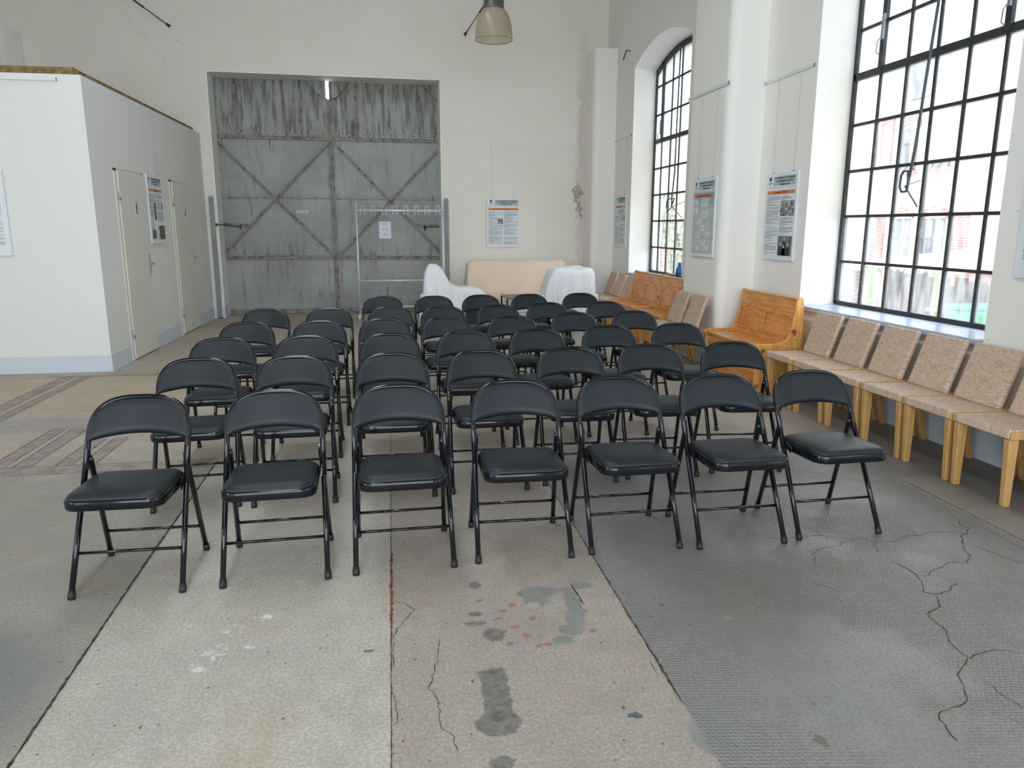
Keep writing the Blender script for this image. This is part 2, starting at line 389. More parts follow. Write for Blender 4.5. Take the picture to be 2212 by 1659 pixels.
M['g_clear'] = glass('clear_dusty_glass', .86, (.9, .95, 1))
M['g_haze'] = glass('hazy_glass', .45, (.72, .76, .80))
M['g_frost'] = glass('frosted_cream_glass', .08, (.88, .865, .80))
M['g_dirty'] = glass('dirty_frosted_glass', .12, (.74, .74, .69))

# ------------------------------------------------------------------ mesh helpers
class MB:
    def __init__(s): s.v = []; s.f = []; s.mi = []; s.sm = []
    def add(s, vs, fs, mi=0, smooth=False):
        k = len(s.v); s.v += [tuple(v) for v in vs]
        for f in fs: s.f.append([k+i for i in f]); s.mi.append(mi); s.sm.append(smooth)
        return s
    def box(s, x0, x1, y0, y1, z0, z1, mi=0):
        vs = [(x0, y0, z0), (x1, y0, z0), (x1, y1, z0), (x0, y1, z0), (x0, y0, z1), (x1, y0, z1), (x1, y1, z1), (x0, y1, z1)]
        return s.add(vs, [(0, 3, 2, 1), (4, 5, 6, 7), (0, 1, 5, 4), (1, 2, 6, 5), (2, 3, 7, 6), (3, 0, 4, 7)], mi)
    def hexa(s, b, t, mi=0):      # bottom 4 pts, top 4 pts
        return s.add(list(b)+list(t), [(0, 3, 2, 1), (4, 5, 6, 7), (0, 1, 5, 4), (1, 2, 6, 5), (2, 3, 7, 6), (3, 0, 4, 7)], mi)
    def bar(s, a, b, w, h, up=(0, 0, 1), mi=0):
        a = Vector(a); b = Vector(b); d = (b-a).normalized(); up = Vector(up)
        r = d.cross(up).normalized(); u = r.cross(d).normalized()
        q = [(-w/2, -h/2), (w/2, -h/2), (w/2, h/2), (-w/2, h/2)]
        return s.hexa([a+r*x+u*y for x, y in q], [b+r*x+u*y for x, y in q], mi)
    def tube(s, pts, r, n=10, mi=0, cap=True, closed=False):
        pts = [Vector(p) for p in pts]; N = len(pts)
        rs = r if isinstance(r, (list, tuple)) else [r]*N
        rings = []; prev = None
        for i, p in enumerate(pts):
            if closed: d = pts[(i+1) % N]-pts[i-1]
            else: d = pts[min(i+1, N-1)]-pts[max(i-1, 0)]
            d.normalize()
            if prev is None:
                a = Vector((0, 0, 1)) if abs(d.z) < .9 else Vector((1, 0, 0))
                u = d.cross(a).normalized()
            else: u = (prev-d*prev.dot(d)).normalized()
            prev = u; w_ = d.cross(u)
            rings.append([p+(u*math.cos(2*PI*k/n)+w_*math.sin(2*PI*k/n))*rs[i] for k in range(n)])
        vs = [v for rg in rings for v in rg]; fs = []
        for i in range(N-1 if not closed else N):
            j = (i+1) % N
            for k in range(n): fs.append((i*n+k, i*n+(k+1) % n, j*n+(k+1) % n, j*n+k))
        s.add(vs, fs, mi, True)
        if cap and not closed:
            s.add(rings[0], [tuple(range(n))[::-1]], mi); s.add(rings[-1], [tuple(range(n))], mi)
        return s
    def prism(s, poly, a0, a1, axis='y', mi=0):
        # poly: list of 2D points; axis: extrusion axis; 2D -> remaining axes in order
        def P(p, a):
            if axis == 'y': return (p[0], a, p[1])
            if axis == 'x': return (a, p[0], p[1])
            return (p[0], p[1], a)
        n = len(poly); vs = [P(p, a0) for p in poly]+[P(p, a1) for p in poly]
        fs = [tuple(range(n)), tuple(range(2*n-1, n-1, -1))]+[(i, i+n, (i+1) % n+n, (i+1) % n) for i in range(n)]
        return s.add(vs, fs, mi)
    def grid(s, fn, nu, nv, mi=0, smooth=True):
        vs = [fn(i/nu, j/nv) for j in range(nv+1) for i in range(nu+1)]
        fs = [(j*(nu+1)+i, j*(nu+1)+i+1, (j+1)*(nu+1)+i+1, (j+1)*(nu+1)+i) for j in range(nv) for i in range(nu)]
        return s.add(vs, fs, mi, smooth)
    def lathe(s, prof, c=(0, 0, 0), n=32, mi=0):
        vs = [(c[0]+r*math.cos(2*PI*k/n), c[1]+r*math.sin(2*PI*k/n), c[2]+z) for r, z in prof for k in range(n)]
        fs = [(i*n+k, i*n+(k+1) % n, (i+1)*n+(k+1) % n, (i+1)*n+k) for i in range(len(prof)-1) for k in range(n)]
        return s.add(vs, fs, mi, True)
    def build(s, name, mat, parent=None, bevel=0, merge=True, seg=2):
        me = bpy.data.meshes.new(name)
        me.from_pydata([tuple(v) for v in s.v], [], s.f)
        for m in (mat if isinstance(mat, (list, tuple)) else [mat]): me.materials.append(m)
        for p, mi, sm in zip(me.polygons, s.mi, s.sm): p.material_index = mi; p.use_smooth = sm
        bm = bmesh.new(); bm.from_mesh(me)
        if merge: bmesh.ops.remove_doubles(bm, verts=bm.verts, dist=1e-5)
        bmesh.ops.recalc_face_normals(bm, faces=bm.faces)
        bm.to_mesh(me); bm.free()
        o = bpy.data.objects.new(name, me); COL.objects.link(o)
        if parent: o.parent = parent
        if bevel:
            md = o.modifiers.new('bevel', 'BEVEL'); md.width = bevel; md.segments = seg; md.limit_method = 'ANGLE'; md.angle_limit = R(40)
            md.harden_normals = False
        return o

def tag(o, label, cat, group=None, kind=None):
    if label: o['label'] = label
    if cat: o['category'] = cat
    if group: o['group'] = group
    if kind: o['kind'] = kind
    return o
def thing(name, label, cat, loc=(0, 0, 0), rotz=0, group=None, kind=None):
    o = bpy.data.objects.new(name, None); COL.objects.link(o); o.empty_display_size = .1
    o.location = loc; o.rotation_euler = (0, 0, rotz); return tag(o, label, cat, group, kind)
def struct(o, label, cat): return tag(o, label, cat, None, 'structure')
def dup(root, loc, rotz, label, group):
    r = root.copy(); COL.objects.link(r); r.location = loc; r.rotation_euler = (0, 0, rotz)
    r['label'] = label
    if group: r['group'] = group
    for ch in list(root.children):
        c = ch.copy(); COL.objects.link(c); c.parent = r
        for g in list(ch.children):
            d = g.copy(); COL.objects.link(d); d.parent = c
    return r
def text(name, body, size, mat, parent, x, z, y=0, sx=1, align='CENTER', bold=0.0, label=None):
    cu = bpy.data.curves.new(name, 'FONT'); cu.body = body; cu.size = size; cu.align_x = align; cu.align_y = 'CENTER'; cu.offset = bold
    cu.resolution_u = 2; cu.space_line = 1.05
    tmp = bpy.data.objects.new('tmp_text', cu); COL.objects.link(tmp)
    dg = bpy.context.evaluated_depsgraph_get(); dg.update()
    me = bpy.data.meshes.new_from_object(tmp.evaluated_get(dg))
    bpy.data.objects.remove(tmp); bpy.data.curves.remove(cu)
    me.name = name; me.materials.clear(); me.materials.append(mat)
    for v in me.vertices: v.co = Vector((x+v.co.x*sx, y, z+v.co.y))
    o = bpy.data.objects.new(name, me); COL.objects.link(o); o.parent = parent
    if label: o['label'] = label
    return o

# ================================================================== SETTING
XR = 3.80           # right wall inner face
TH = .035           # the far wall runs slightly skew
FO = Vector((-2.9, 13.07, 0)); cF, sF = math.cos(TH), math.sin(TH)
def FW(u, off=0, z=0):   # far-wall frame (u = metres from the left jamb foot minus 2.9)
    a = u+2.9
    return Vector((FO.x+a*cF-off*sF, FO.y+a*sF+off*cF, z))
ZC = 6.6

fl = MB().box(-6.3, 4.30, -7.5, 14.2, -.3, 0).build('floor', M['floor'])
struct(fl, 'worn grey and tan concrete floor slabs with joints, cracks and stains', 'floor')
def ribbon(pts, wd, mat, name, z=.0012, jit=.008, sub=6, gap=0):
    mb = MB(); P = []
    for a, b in zip(pts, pts[1:]):
        a = Vector((*a, 0)); b = Vector((*b, 0)); n = max(1, int((b-a).length/.02))
        for i in range(n): P.append(a.lerp(b, i/n))
    P.append(Vector((*pts[-1], 0)))
    Q = [p+Vector((random.uniform(-jit, jit), random.uniform(-jit, jit), 0)) for p in P]
    vs = []; W = []
    for i, p in enumerate(Q):
        d = (Q[min(i+1, len(Q)-1)]-Q[max(i-1, 0)]); d = d.normalized() if d.length > 1e-6 else Vector((1, 0, 0))
        r = Vector((-d.y, d.x, 0)); ww = wd*random.uniform(.35, 1.3)*(.3 if i in (0, len(Q)-1) else 1)
        vs += [(p.x-r.x*ww/2, p.y-r.y*ww/2, z), (p.x+r.x*ww/2, p.y+r.y*ww/2, z)]
    fs = [(2*i, 2*i+1, 2*i+3, 2*i+2) for i in range(len(Q)-1) if random.random() >= gap]
    mb.add(vs, fs); return mb.build(name, mat, fl, merge=False)
CR = [[(1.546, 3.293), (1.617, 3.259), (1.744, 3.239), (1.802, 3.2), (1.851, 3.184), (1.985, 3.194), (2.079, 3.186), (2.152, 3.145), (2.239, 3.127), (2.301, 3.073), (2.397, 3.069), (2.47, 3.114), (2.559, 3.111), (2.632, 3.146), (2.686, 3.13), (2.792, 3.121)],
 [(2.889, 3.277), (2.854, 3.195), (2.864, 3.157), (2.802, 3.096), (2.754, 3.08), (2.71, 3.009), (2.651, 2.932), (2.62, 2.855), (2.548, 2.798)],
 [(2.548, 2.798), (2.484, 2.817), (2.394, 2.774), (2.327, 2.748), (2.294, 2.716), (2.252, 2.72)],
 [(2.234, 2.857), (2.246, 2.76), (2.234, 2.69), (2.191, 2.611), (2.167, 2.574), (2.201, 2.552), (2.272, 2.565), (2.323, 2.607), (2.368, 2.634)],
 [(2.201, 2.552), (2.156, 2.473), (2.122, 2.441), (2.056, 2.414), (2.049, 2.358), (2.033, 2.279), (1.994, 2.207), (1.989, 2.159), (1.986, 2.111), (2.041, 2.132), (2.119, 2.144), (2.16, 2.132), (2.193, 2.102)],
 [(1.982, 2.106), (1.925, 2.064), (1.865, 2.018), (1.848, 1.968), (1.798, 1.895), (1.748, 1.874), (1.699, 1.863), (1.654, 1.847), (1.634, 1.775), (1.625, 1.717)],
 [(2.452, 4.196), (2.452, 4.086), (2.46, 4.014)], [(2.039, 3.323), (2.072, 3.258), (2.076, 3.198)],
 [(2.124, 3.101), (2.09, 3.063), (1.976, 3.049), (1.922, 3.005), (1.855, 2.878)], [(2.284, 3.076), (2.228, 2.968)],
 [(1.861, 1.801), (1.876, 1.754)], [(1.932, 1.997), (1.935, 1.944), (1.942, 1.825)], [(1.751, 2.732), (1.807, 2.655), (1.818, 2.621)],
 [(2.636, 4.022), (2.696, 3.943), (2.798, 3.893), (2.93, 3.856)], [(2.965, 3.466), (2.889, 3.264), (2.938, 3.157), (2.939, 3.063), (2.934, 2.888)],
 [(2.729, 2.984), (2.752, 2.895), (2.774, 2.811), (2.804, 2.748)],
 [(0.139, 2.537), (0.115, 2.379), (0.081, 2.229), (0.105, 2.154), (0.108, 2.023), (0.139, 1.974), (0.149, 1.906)],
 [(-0.037, 2.84), (0.008, 2.825), (0.045, 2.765), (0.017, 2.695), (-0.017, 2.643), (-0.038, 2.565)], [(0.853, 2.263), (0.857, 2.216), (0.857, 2.188)],
 [(0.868, 2.084), (0.872, 2.028)], [(-0.038, 2.539), (-0.032, 2.368)], [(-0.045, 2.229), (-0.025, 2.131), (-0.023, 2.07), (-0.046, 2.056)],
 [(2.1, 4.3), (2.3, 4.15), (2.45, 4.2), (2.6, 4.05)], [(-2.6, 8.25), (-2.3, 8.4), (-2.1, 8.3)], [(-3.9, 7.7), (-3.5, 7.6), (-3.3, 7.75)]]
for i, L in enumerate(CR): ribbon(L, .0048 if i in (1, 3, 4, 5) else .003, M['crack'], 'floor_crack', jit=.006)
J = M['joint']
ribbon([(-1.165, 4.9), (-1.15, 3.4), (-1.118, 2.08), (-1.10, 1.4)], .011, J, 'floor_joint', jit=.0012)
ribbon([(-.045, 8.0), (-.045, 1.4)], .004, J, 'floor_joint', jit=.001)
ribbon([(-.043, 3.35), (-.043, 2.55)], .011, M['rust'], 'joint_filler', z=.0016, jit=.002, gap=.2)
ribbon([(-.043, 2.26), (-.043, 2.22)], .014, M['rust'], 'joint_filler', z=.0016, jit=.001)
ribbon([(.885, 5.3), (.884, 3.3), (.882, 2.02)], .006, J, 'floor_joint', jit=.0015)
ribbon([(.884, 3.0), (.882, 2.1)], .009, M['crack'], 'floor_joint', z=.0015, jit=.004, gap=.2)
for y_ in (4.79, 4.96): ribbon([(-4.3, y_), (-1.17, y_+.01)], .004, J, 'floor_joint', jit=.002)
ribbon([(-4.5, 8.03), (-1, 8.1), (2.5, 8.15)], .006, J, 'floor_joint', jit=.003)
for xx, y0, y1 in ((-3.345, 4.97, 8.05), (-3.225, 4.97, 8.05), (-3.16, 4.97, 8.05), (-3.07, 4.97, 8.05), (-2.575, 4.97, 5.9), (-2.475, 4.97, 5.9), (-2.42, 4.97, 5.9),
                   (-2.315, 4.97, 5.9), (-2.17, 4.97, 5.6), (-2.07, 4.97, 5.6), (-2.02, 4.97, 5.6), (-1.93, 4.97, 5.6)):
    ribbon([(xx, y0), (xx+random.uniform(-.01, .01), y1)], .004, J, 'floor_joint', jit=.002)
ribbon([(3.02, 3.9), (3.0, 1.0)], .006, M['crack'], 'floor_joint', jit=.004)

# ---- right wall with arched windows
YB = FW(XR)[1]+.5
def arch_z(y, c, zs, rise, half=1.135):
    r = (half*half+rise*rise)/(2*rise); return zs+rise-r+math.sqrt(max(0, r*r-(y-c)**2))
def right_wall():
    mb = MB()
    edges = []
    ys = []
    y = -7.5
    for c in sorted(WIN_C):
        mb.box(XR, 4.33, y, c-1.135, 0, ZC)                         # pier
        mb.box(XR, 4.33, c-1.135, c+1.135, 0, .745)                 # under the sill
        n = 20
        for i in range(n):                                           # masonry above, soffit falls outwards
            a = c-1.135+2.27*i/n; b = c-1.135+2.27*(i+1)/n
            f = lambda q: (arch_z(q, c, 3.895, .245), arch_z(q, c, 3.83, .20))
            (fa, oa), (fb, ob) = f(a), f(b)
            mb.hexa([(XR, a, fa), (4.33, a, oa), (4.33, b, ob), (XR, b, fb)], [(XR, a, ZC), (4.33, a, ZC), (4.33, b, ZC), (XR, b, ZC)])
        y = c+1.135
    mb.box(XR, 4.33, y, YB, 0, ZC)
    return mb.build('wall_right', M['wall'])
wr = struct(right_wall(), 'white plastered wall with tall arched windows along the right side', 'wall')

def pilaster(y0, y1, top, round_=.10):
    # half-buried pilaster with softened near and far corners
    x0 = 3.415; p = []
    for k in range(7):
        a = PI/2*k/6; p.append((x0+round_*(1-math.sin(a)), y0+round_*(1-math.cos(a))))
    p = [(XR+.02, y0)]+p[::-1][::-1] if False else [(XR+.02, y0), (x0+.10, y0)]+[(x0+.10-.10*math.sin(PI/2*k/6), y0+.10-.10*math.cos(PI/2*k/6)) for k in range(1, 7)]
    q = [(x, y1-(yy-y0)) for x, yy in p][::-1]
    mb = MB(); poly = p+q; mb.prism(poly, 0, top, 'z')
    return mb
for (a, b, tp, l) in ((2.27, 3.31, ZC, 'white pilaster nearest on the right wall'), (7.50, 8.55, ZC, 'white rounded pilaster between the two arched windows'), (12.72, 13.4, 4.385, 'low white pilaster with chamfered top in the far right corner')):
    o = pilaster(a, b, tp).build('pilaster', M['wall'], wr); o['label'] = l
    o.name = 'pilaster'
# painted pale-blue plinth along the right wall
pm = MB()
pm.box(XR-.006, XR+.01, -7, 13.3, 0, .36)
pm.box(3.409, 3.43, 7.6, 8.45, 0, .33)
o = pm.build('baseboard_right', M['dado']); struct(o, 'pale blue painted plinth band at the foot of the right wall', 'baseboard')

# ---- window joinery
ROWZ = [.80, 1.19, 1.60, 2.00, 2.40, 2.81, 3.20, 3.62]
def window(idx, c, label, cols, y_l, y_r, kinds):
    root = thing('window_%d' % idx, label, 'window', (4.17, c, .80), kind='structure')
    def zt(y): return arch_z(max(c-1.13, min(c+1.13, y)), c, 3.845, .215)
    F = MB(); X = 0
    loc = lambda x, y, z: (x, y-c, z-.80)
    def vb(y, w, d=.03, z0=.80): F.box(-d/2, d/2, y-c-w/2, y-c+w/2, z0-.80, zt(y)-.80)
    vb(y_l+.0, .05, .05); vb(y_r, .05, .05)
    for i, y in enumerate(cols[1:-1]): vb(y, .026)
    def hb(z, w, a=y_l, b=y_r, d=.028): F.box(-d/2, d/2, b-c, a-c, z-.80-w/2, z-.80+w/2)
    hb(.80, .05, d=.05)
    for z in ROWZ[1:]: hb(z, .024)
    hb(2.81, .058, d=.05)
    # pivoting sash, heavy rails
    s0, s1 = cols[1], cols[5]
    for y in (s0, s1): F.box(-.03, .03, y-c-.026, y-c+.026, 2.0, min(zt(y), 9)-.80)
    n = 16
    for i in range(n):
        a = y_r+(y_l-y_r)*i/n; b = y_r+(y_l-y_r)*(i+1)/n
        F.hexa([(-.03, a-c, zt(a)-.80-.07), (.03, a-c, zt(a)-.80-.07), (.03, b-c, zt(b)-.80-.07), (-.03, b-c, zt(b)-.80-.07)],
               [(-.03, a-c, zt(a)-.80+.03), (.03, a-c, zt(a)-.80+.03), (.03, b-c, zt(b)-.80+.03), (-.03, b-c, zt(b)-.80+.03)])
    F.build('window_frame', M['win_frame'], root)
    G = MB(); mi = {'c': 0, 'h': 1, 'f': 2, 'd': 3}
    zs = ROWZ+[4.3]
    for r in range(len(zs)-1):
        for k in range(len(cols)-1):
            a, b = cols[k], cols[k+1]
            kind = kinds[r][k] if r < len(kinds) and k < len(kinds[r]) else 'h'
            z0 = zs[r]; ta = min(zs[r+1], zt(a)); tb = min(zs[r+1], zt(b))
            if z0 > min(ta, tb)-.02: continue
            G.hexa([(-.002, a-c, z0-.8), (.002, a-c, z0-.8), (.002, b-c, z0-.8), (-.002, b-c, z0-.8)],
                   [(-.002, a-c, ta-.8), (.002, a-c, ta-.8), (.002, b-c, tb-.8), (-.002, b-c, tb-.8)], mi[kind])
    G.build('window_panes', [M['g_clear'], M['g_haze'], M['g_frost'], M['g_dirty']], root, merge=False)
    # flush reveal lining and sill slab
    S = MB(); S.box(XR-.045-4.17, .03, -1.19 if False else -1.135, 1.135, -.055, -.012)
    S.build('window_sill', M['sill'], root, bevel=.006)
    return root
K1 = ['cccccc', 'cccccf', 'ffccff', 'fccddh', 'fhchhh', 'hhhhhh', 'hhhhhh', 'hhhhhh']
K2 = ['cccccc', 'fcccfc', 'fccffc', 'fhffhf', 'ffhfhf', 'hhhhhh', 'hhhhhh', 'hhhhhh']
cols1 = [6.51, 6.165, 5.83, 5.49, 5.15, 4.81, 4.45, 4.30]
cols2 = [11.755, 11.455, 11.09, 10.735, 10.38, 10.03, 9.68, 9.54]
w1 = window(1, 5.41, 'large arched iron window of many small panes, nearer of the two', cols1, 6.525, 4.295, K1)
w2 = window(2, 10.65, 'tall arched iron window farther away, partly behind the rounded pilaster', cols2, 11.765, 9.535, K2)
w3 = window(3, .17, 'arched iron window beside the camera', [c-5.24 for c in cols1], 1.285, -.945, K1)
w4 = window(4, -5.07, 'arched iron window behind the camera', [c-10.48 for c in cols1], -3.955, -6.185, K1)
def rod(win, pts, handle, brk, latches):
    o = Vector(win.location); L = lambda p: Vector(p)-o
    m = MB(); m.tube([L(p) for p in pts], .011, 8)
    m.build('opening_rod', M['rodm'], win)
    h = MB(); h.tube([L(p) for p in handle], .009, 8, closed=True)
    h.bar(L(brk[0]), L(brk[1]), .02, .006); h.bar(L(brk[0]), L(brk[2]), .02, .006)
    h.build('rod_handle', M['rodm'], win)
    for (y, z) in latches:
        q = MB(); q.box(-.05, -.03, y-o.y-.012, y-o.y+.012, z-o.z-.10, z-o.z+.10)
        q.tube([(-.06, y-o.y, z-o.z-.09), (-.075, y-o.y+.01, z-o.z-.12), (-.075, y-o.y+.015, z-o.z-.20), (-.06, y-o.y, z-o.z-.22)], .005, 6)
        q.build('window_latch', M['post'], win)
rod(w1, [(4.02, 5.34, 3.9), (4.02, 5.345, 3.4), (4.02, 5.356, 3.09), (4.02, 5.406, 2.527), (4.02, 5.436, 2.126), (4.02, 5.476, 1.852), (4.03, 5.50, 1.80)],
    [(3.98, 5.44, 1.93), (3.98, 5.49, 1.93), (3.98, 5.515, 1.90), (3.98, 5.518, 1.81), (3.98, 5.49, 1.775), (3.98, 5.44, 1.775), (3.98, 5.425, 1.80), (3.98, 5.43, 1.87)],
    [(4.03, 5.529, 1.823), (4.14, 5.49, 1.866), (4.14, 5.50, 1.66)], [(6.15, 3.15), (4.80, 3.05)])
rod(w2, [(4.02, 10.47, 3.93), (4.02, 10.49, 3.115), (4.02, 10.497, 2.272), (4.02, 10.56, 1.92), (4.02, 10.55, 1.80)],
    [(3.98, 10.36, 1.90), (3.98, 10.60, 1.90), (3.98, 10.65, 1.86), (3.98, 10.66, 1.78), (3.98, 10.56, 1.745), (3.98, 10.48, 1.77)],
    [(4.03, 10.55, 1.79), (4.14, 10.35, 1.86), (4.14, 10.42, 1.62)], [(11.46, 3.0)])

# ---- far wall with gate opening (built in its own skewed frame)
def skew_obj(mb, name, mat, parent=None, **k):
    o = mb.build(name, mat, parent, **k); o.location = FO; o.rotation_euler = (0, 0, TH); return o
W = 2.9   # local x = u + 2.9
fw = MB()
gl, gr, gt = -2.79+W, .90+W, 3.905
fw.box(-3.2, gl, 0, .55, 0, ZC); fw.box(gr, 7.5, 0, .55, 0, ZC); fw.box(gl, gr, 0, .55, gt, ZC)
wf = struct(skew_obj(fw, 'wall_far', M['wall_far']), 'cream plastered end wall around the big steel gate', 'wall')
tr = MB()   # pale painted margins of the gate opening
tr.box(gl-.004, gl+.014, .004, .50, .0, gt); tr.box(gr-.014, gr+.004, .004, .50, .0, gt); tr.box(gl, gr, .004, .5, gt-.014, gt+.004)
struct(skew_obj(tr, 'trim_1', M['reveal']), 'pale painted jambs and lintel of the gate opening', 'trim')
bb = MB(); bb.box(gl-.13, gl+.018, -.008, .3, 0, .19)
struct(skew_obj(bb, 'baseboard_far', M['dado']), 'short pale blue plinth left of the steel gate', 'baseboard')

# gate (door_3)
g = thing('door_3', 'big grey steel double gate with diagonal braces, streaked with dirt', 'gate', tuple(FO), TH, kind='structure')
GY = .50
U = lambda u: u+W
cen = -.94
for a, b, nm in ((gl-.02, U(cen)-.006, 'left'), (U(cen)+.006, gr+.02, 'right')):
    m = MB()
    if nm == 'left': poly = [(a, .0), (b, .0), (b, 3.60), (b-.045, 3.64), (b-.045, 3.93), (a, 3.93)]
    else: poly = [(a, .0), (b, .0), (b, 3.93), (a-.0, 3.93)]
    m.prism(poly, GY, GY+.012, 'y')
    m.build('gate_leaf', M['gate'], g)
def gbar(p, q, wd=.05, d=.035, name='gate_brace', n=1):
    m = MB(); m.bar((U(p[0]), GY-d/2, p[1]), (U(q[0]), GY-d/2, q[1]), d, wd, up=(0, 0, 1) if abs(p[0]-q[0]) > .2 else (1, 0, 0))
    # thin angle flange
    dx, dz = q[0]-p[0], q[1]-p[1]; L = math.hypot(dx, dz); ox, oz = -dz/L*wd*.55, dx/L*wd*.55
    m.bar((U(p[0])+ox, GY-d*.9, p[1]+oz), (U(q[0])+ox, GY-d*.9, q[1]+oz), d*.8, .008, up=(0, 0, 1) if abs(dx) > .2 else (1, 0, 0))
    m.build(name, M['gate_rail'], g)
gbar((-2.82, 2.967), (cen-.01, 2.965), .045, .04, 'gate_rail'); gbar((cen+.01, 2.965), (.93, 2.965), .045, .04, 'gate_rail')
gbar((-2.82, .982), (cen-.01, .980), .05, .04, 'gate_rail'); gbar((cen+.01, .975), (.93, .958), .05, .04, 'gate_rail')
gbar((-2.82, .045), (cen-.01, .045), .07, .03, 'gate_rail'); gbar((cen+.01, .045), (.93, .045), .07, .03, 'gate_rail')
gbar((-2.81, 2.90), (cen-.03, 1.0), .035, .03); gbar((cen-.02, 2.93), (-2.80, 1.06), .035, .045)
gbar((cen+.02, 2.93), (.93, 1.02), .035, .03); gbar((.925, 2.866), (cen+.03, .99), .035, .045)
for a in (-2.45, -1.407, -.49, .57): gbar((a, 2.99), (a, 3.92), .03, .03, 'gate_stile')
gbar((cen-.03, .02), (cen-.03, 3.6), .016, .02, 'gate_stile'); gbar((cen+.03, .02), (cen+.03, 3.9), .016, .02, 'gate_stile')
m = MB(); m.box(U(cen)-.010, U(cen)+.010, GY-.012, GY-.002, .01, 3.615); m.build('gate_stile', M['gate_rail'], g)
gbar((-2.81, 1.545), (-2.38, 1.53), .04, .03, 'gate_rail'); gbar((.49, 1.526), (.93, 1.52), .04, .03, 'gate_rail')
m = MB(); m.box(gl, U(cen)-.01, GY-.006, GY, 1.975, 1.99); m.box(U(cen)+.01, gr, GY-.006, GY, 1.962, 1.977)
m.build('sheet_seam', M['gate_rail'], g)
for pl in ([(-1.32, 3.92), (-1.05, 3.63), (-.985, 3.62), (-.985, 3.92)], [(-.55, 3.92), (-.82, 3.63), (-.90, 3.62), (-.90, 3.92)], [(.62, 3.92), (.93, 3.60), (.93, 3.92)]):
    m = MB(); m.prism([(U(a), b) for a, b in pl], GY-.045, GY-.033, 'y')
    for k in range(3):
        cx = sum(p[0] for p in pl)/len(pl)+(k-1)*.07; m.lathe([(0, 0), (.012, 0), (.012, .0)], (U(cx), GY-.05, 3.80), 8)
    m.build('gusset_plate', M['gate'], g)
# sky slit above the gate leaves: dark backing keeps the rest tight
m = MB(); m.tube([(U(-2.80), -.03, 1.535), (U(-2.74), -.05, 1.535), (U(-2.55), GY-.08, 1.51), (U(-2.50), GY-.05, 1.50)], .008, 6)
m.tube([(U(-2.80)+.02*math.cos(k*PI/4), -.03, 1.535+.02*math.sin(k*PI/4)) for k in range(8)], .006, 6, closed=True)
m.box(U(-2.51), U(-2.49), GY-.06, GY-.03, 1.46, 1.54)
m.build('gate_hook', M['iron'], g)
m = MB(); m.tube([(U(.62), GY-.05, 1.50), (U(.66), GY-.07, 1.50), (U(.88), GY-.06, 1.51)], .007, 6); m.box(U(.61), U(.64), GY-.06, GY-.03, 1.44, 1.53)
m.build('gate_hook', M['iron'], g)

def guard(u0, u1, label):
    t = thing('guard_post', label, 'post', tuple(FW(u0)), TH, 'steel guard posts at the gate opening')
    m = MB(); w_ = u1-u0
    m.prism([(0, 0), (w_, 0), (w_, 1.96), (w_*.85, 1.985), (w_*.15, 1.985), (0, 1.96)], -.035, .0, 'y')
    m.build('post_channel', M['post'], t, bevel=.004)
    m = MB(); m.box(w_*.0, w_*1.15, -.035, 0.0, 0, .02); m.build('foot_plate', M['iron'], t)
guard(-2.893, -2.82, 'grey steel guard post at the left jamb of the gate, beside the cabin')
guard(.925, 1.0, 'grey steel guard post at the right jamb of the gate, behind the coat rack')

def wcrack(P, r=.0018):
    m = MB(); Q = []
    for a, b in zip(P, P[1:]):
        for i in range(6): Q.append((a[0]+(b[0]-a[0])*i/6+random.uniform(-.008, .008)+W, -.0008, a[1]+(b[1]-a[1])*i/6))
    m.tube(Q, r, 4); m.build('wall_crack', M['wcrack'], wf)
M['wcrack'] = simple('plaster_crack', (.36, .33, .28), .9)
wcrack([(-3.94, 4.70), (-3.74, 4.47), (-3.57, 4.27), (-3.49, 4.165), (-3.375, 4.06), (-3.36, 4.0), (-3.34, 3.92)])
wcrack([(-3.46, 4.365), (-3.36, 4.34)]); wcrack([(-3.2, 4.36), (-3.14, 4.29), (-3.09, 4.26), (-3.03, 4.30)])
ribbon([(.716, 2.879), (.724, 2.79), (.729, 2.695)], .007, M['joint'], 'floor_crack', jit=.001)
# ---- other walls, ceiling
m = MB()
_y = -7.5
for c in (-5.07, .17):  # unseen window openings, added to light the hall from the left
    m.box(-6.25, -5.75, _y, c-1.135, 0, ZC); m.box(-6.25, -5.75, c-1.135, c+1.135, 0, .8); m.box(-6.25, -5.75, c-1.135, c+1.135, 4.0, ZC); _y = c+1.135
m.box(-6.25, -5.75, _y, 14.0, 0, ZC)
wl = struct(m.build('wall_left', M['wall']), 'white plastered left side wall of the hall', 'wall')
m = MB(); m.prism([(-5.76, 12.42), (-5.62, 12.45), (-5.51, 12.52), (-5.44, 12.62), (-5.39, 12.76), (-5.355, 12.92), (-5.34, 13.2), (-5.76, 13.2)], 0, 4.33, 'z'); o = m.build('pilaster', M['wall'], wl)
o['label'] = 'white pilaster with curved top in the far left corner'
m = MB()
for (a, b, c_, d) in ((-6.25, -4.6, 0, ZC), (2.6, 4.33, 0, ZC), (-4.6, 2.6, 5.5, ZC), (-4.6, 2.6, 0, .5)): m.box(a, b, -7.5, -7.05, c_, d)
struct(m.build('wall_rear', M['wall']), 'rear wall behind the camera with a broad unglazed opening added to let in daylight', 'wall')  # opening without glass, added out of view to brighten the hall
m = MB()
for (a, b, c_, d) in ((-6.25, -1.55, -7.5, 14.0), (-.45, 4.33, -7.5, 14.0), (-1.55, -.45, -7.5, -4.0), (-1.55, -.45, 9.0, 14.0)): m.box(a, b, c_, d, ZC, ZC+.3)  # boards leave an added, unseen rooflight slot that brightens the floor
struct(m.build('ceiling', M['ceil']), 'dim boarded ceiling high above the hall', 'ceiling')

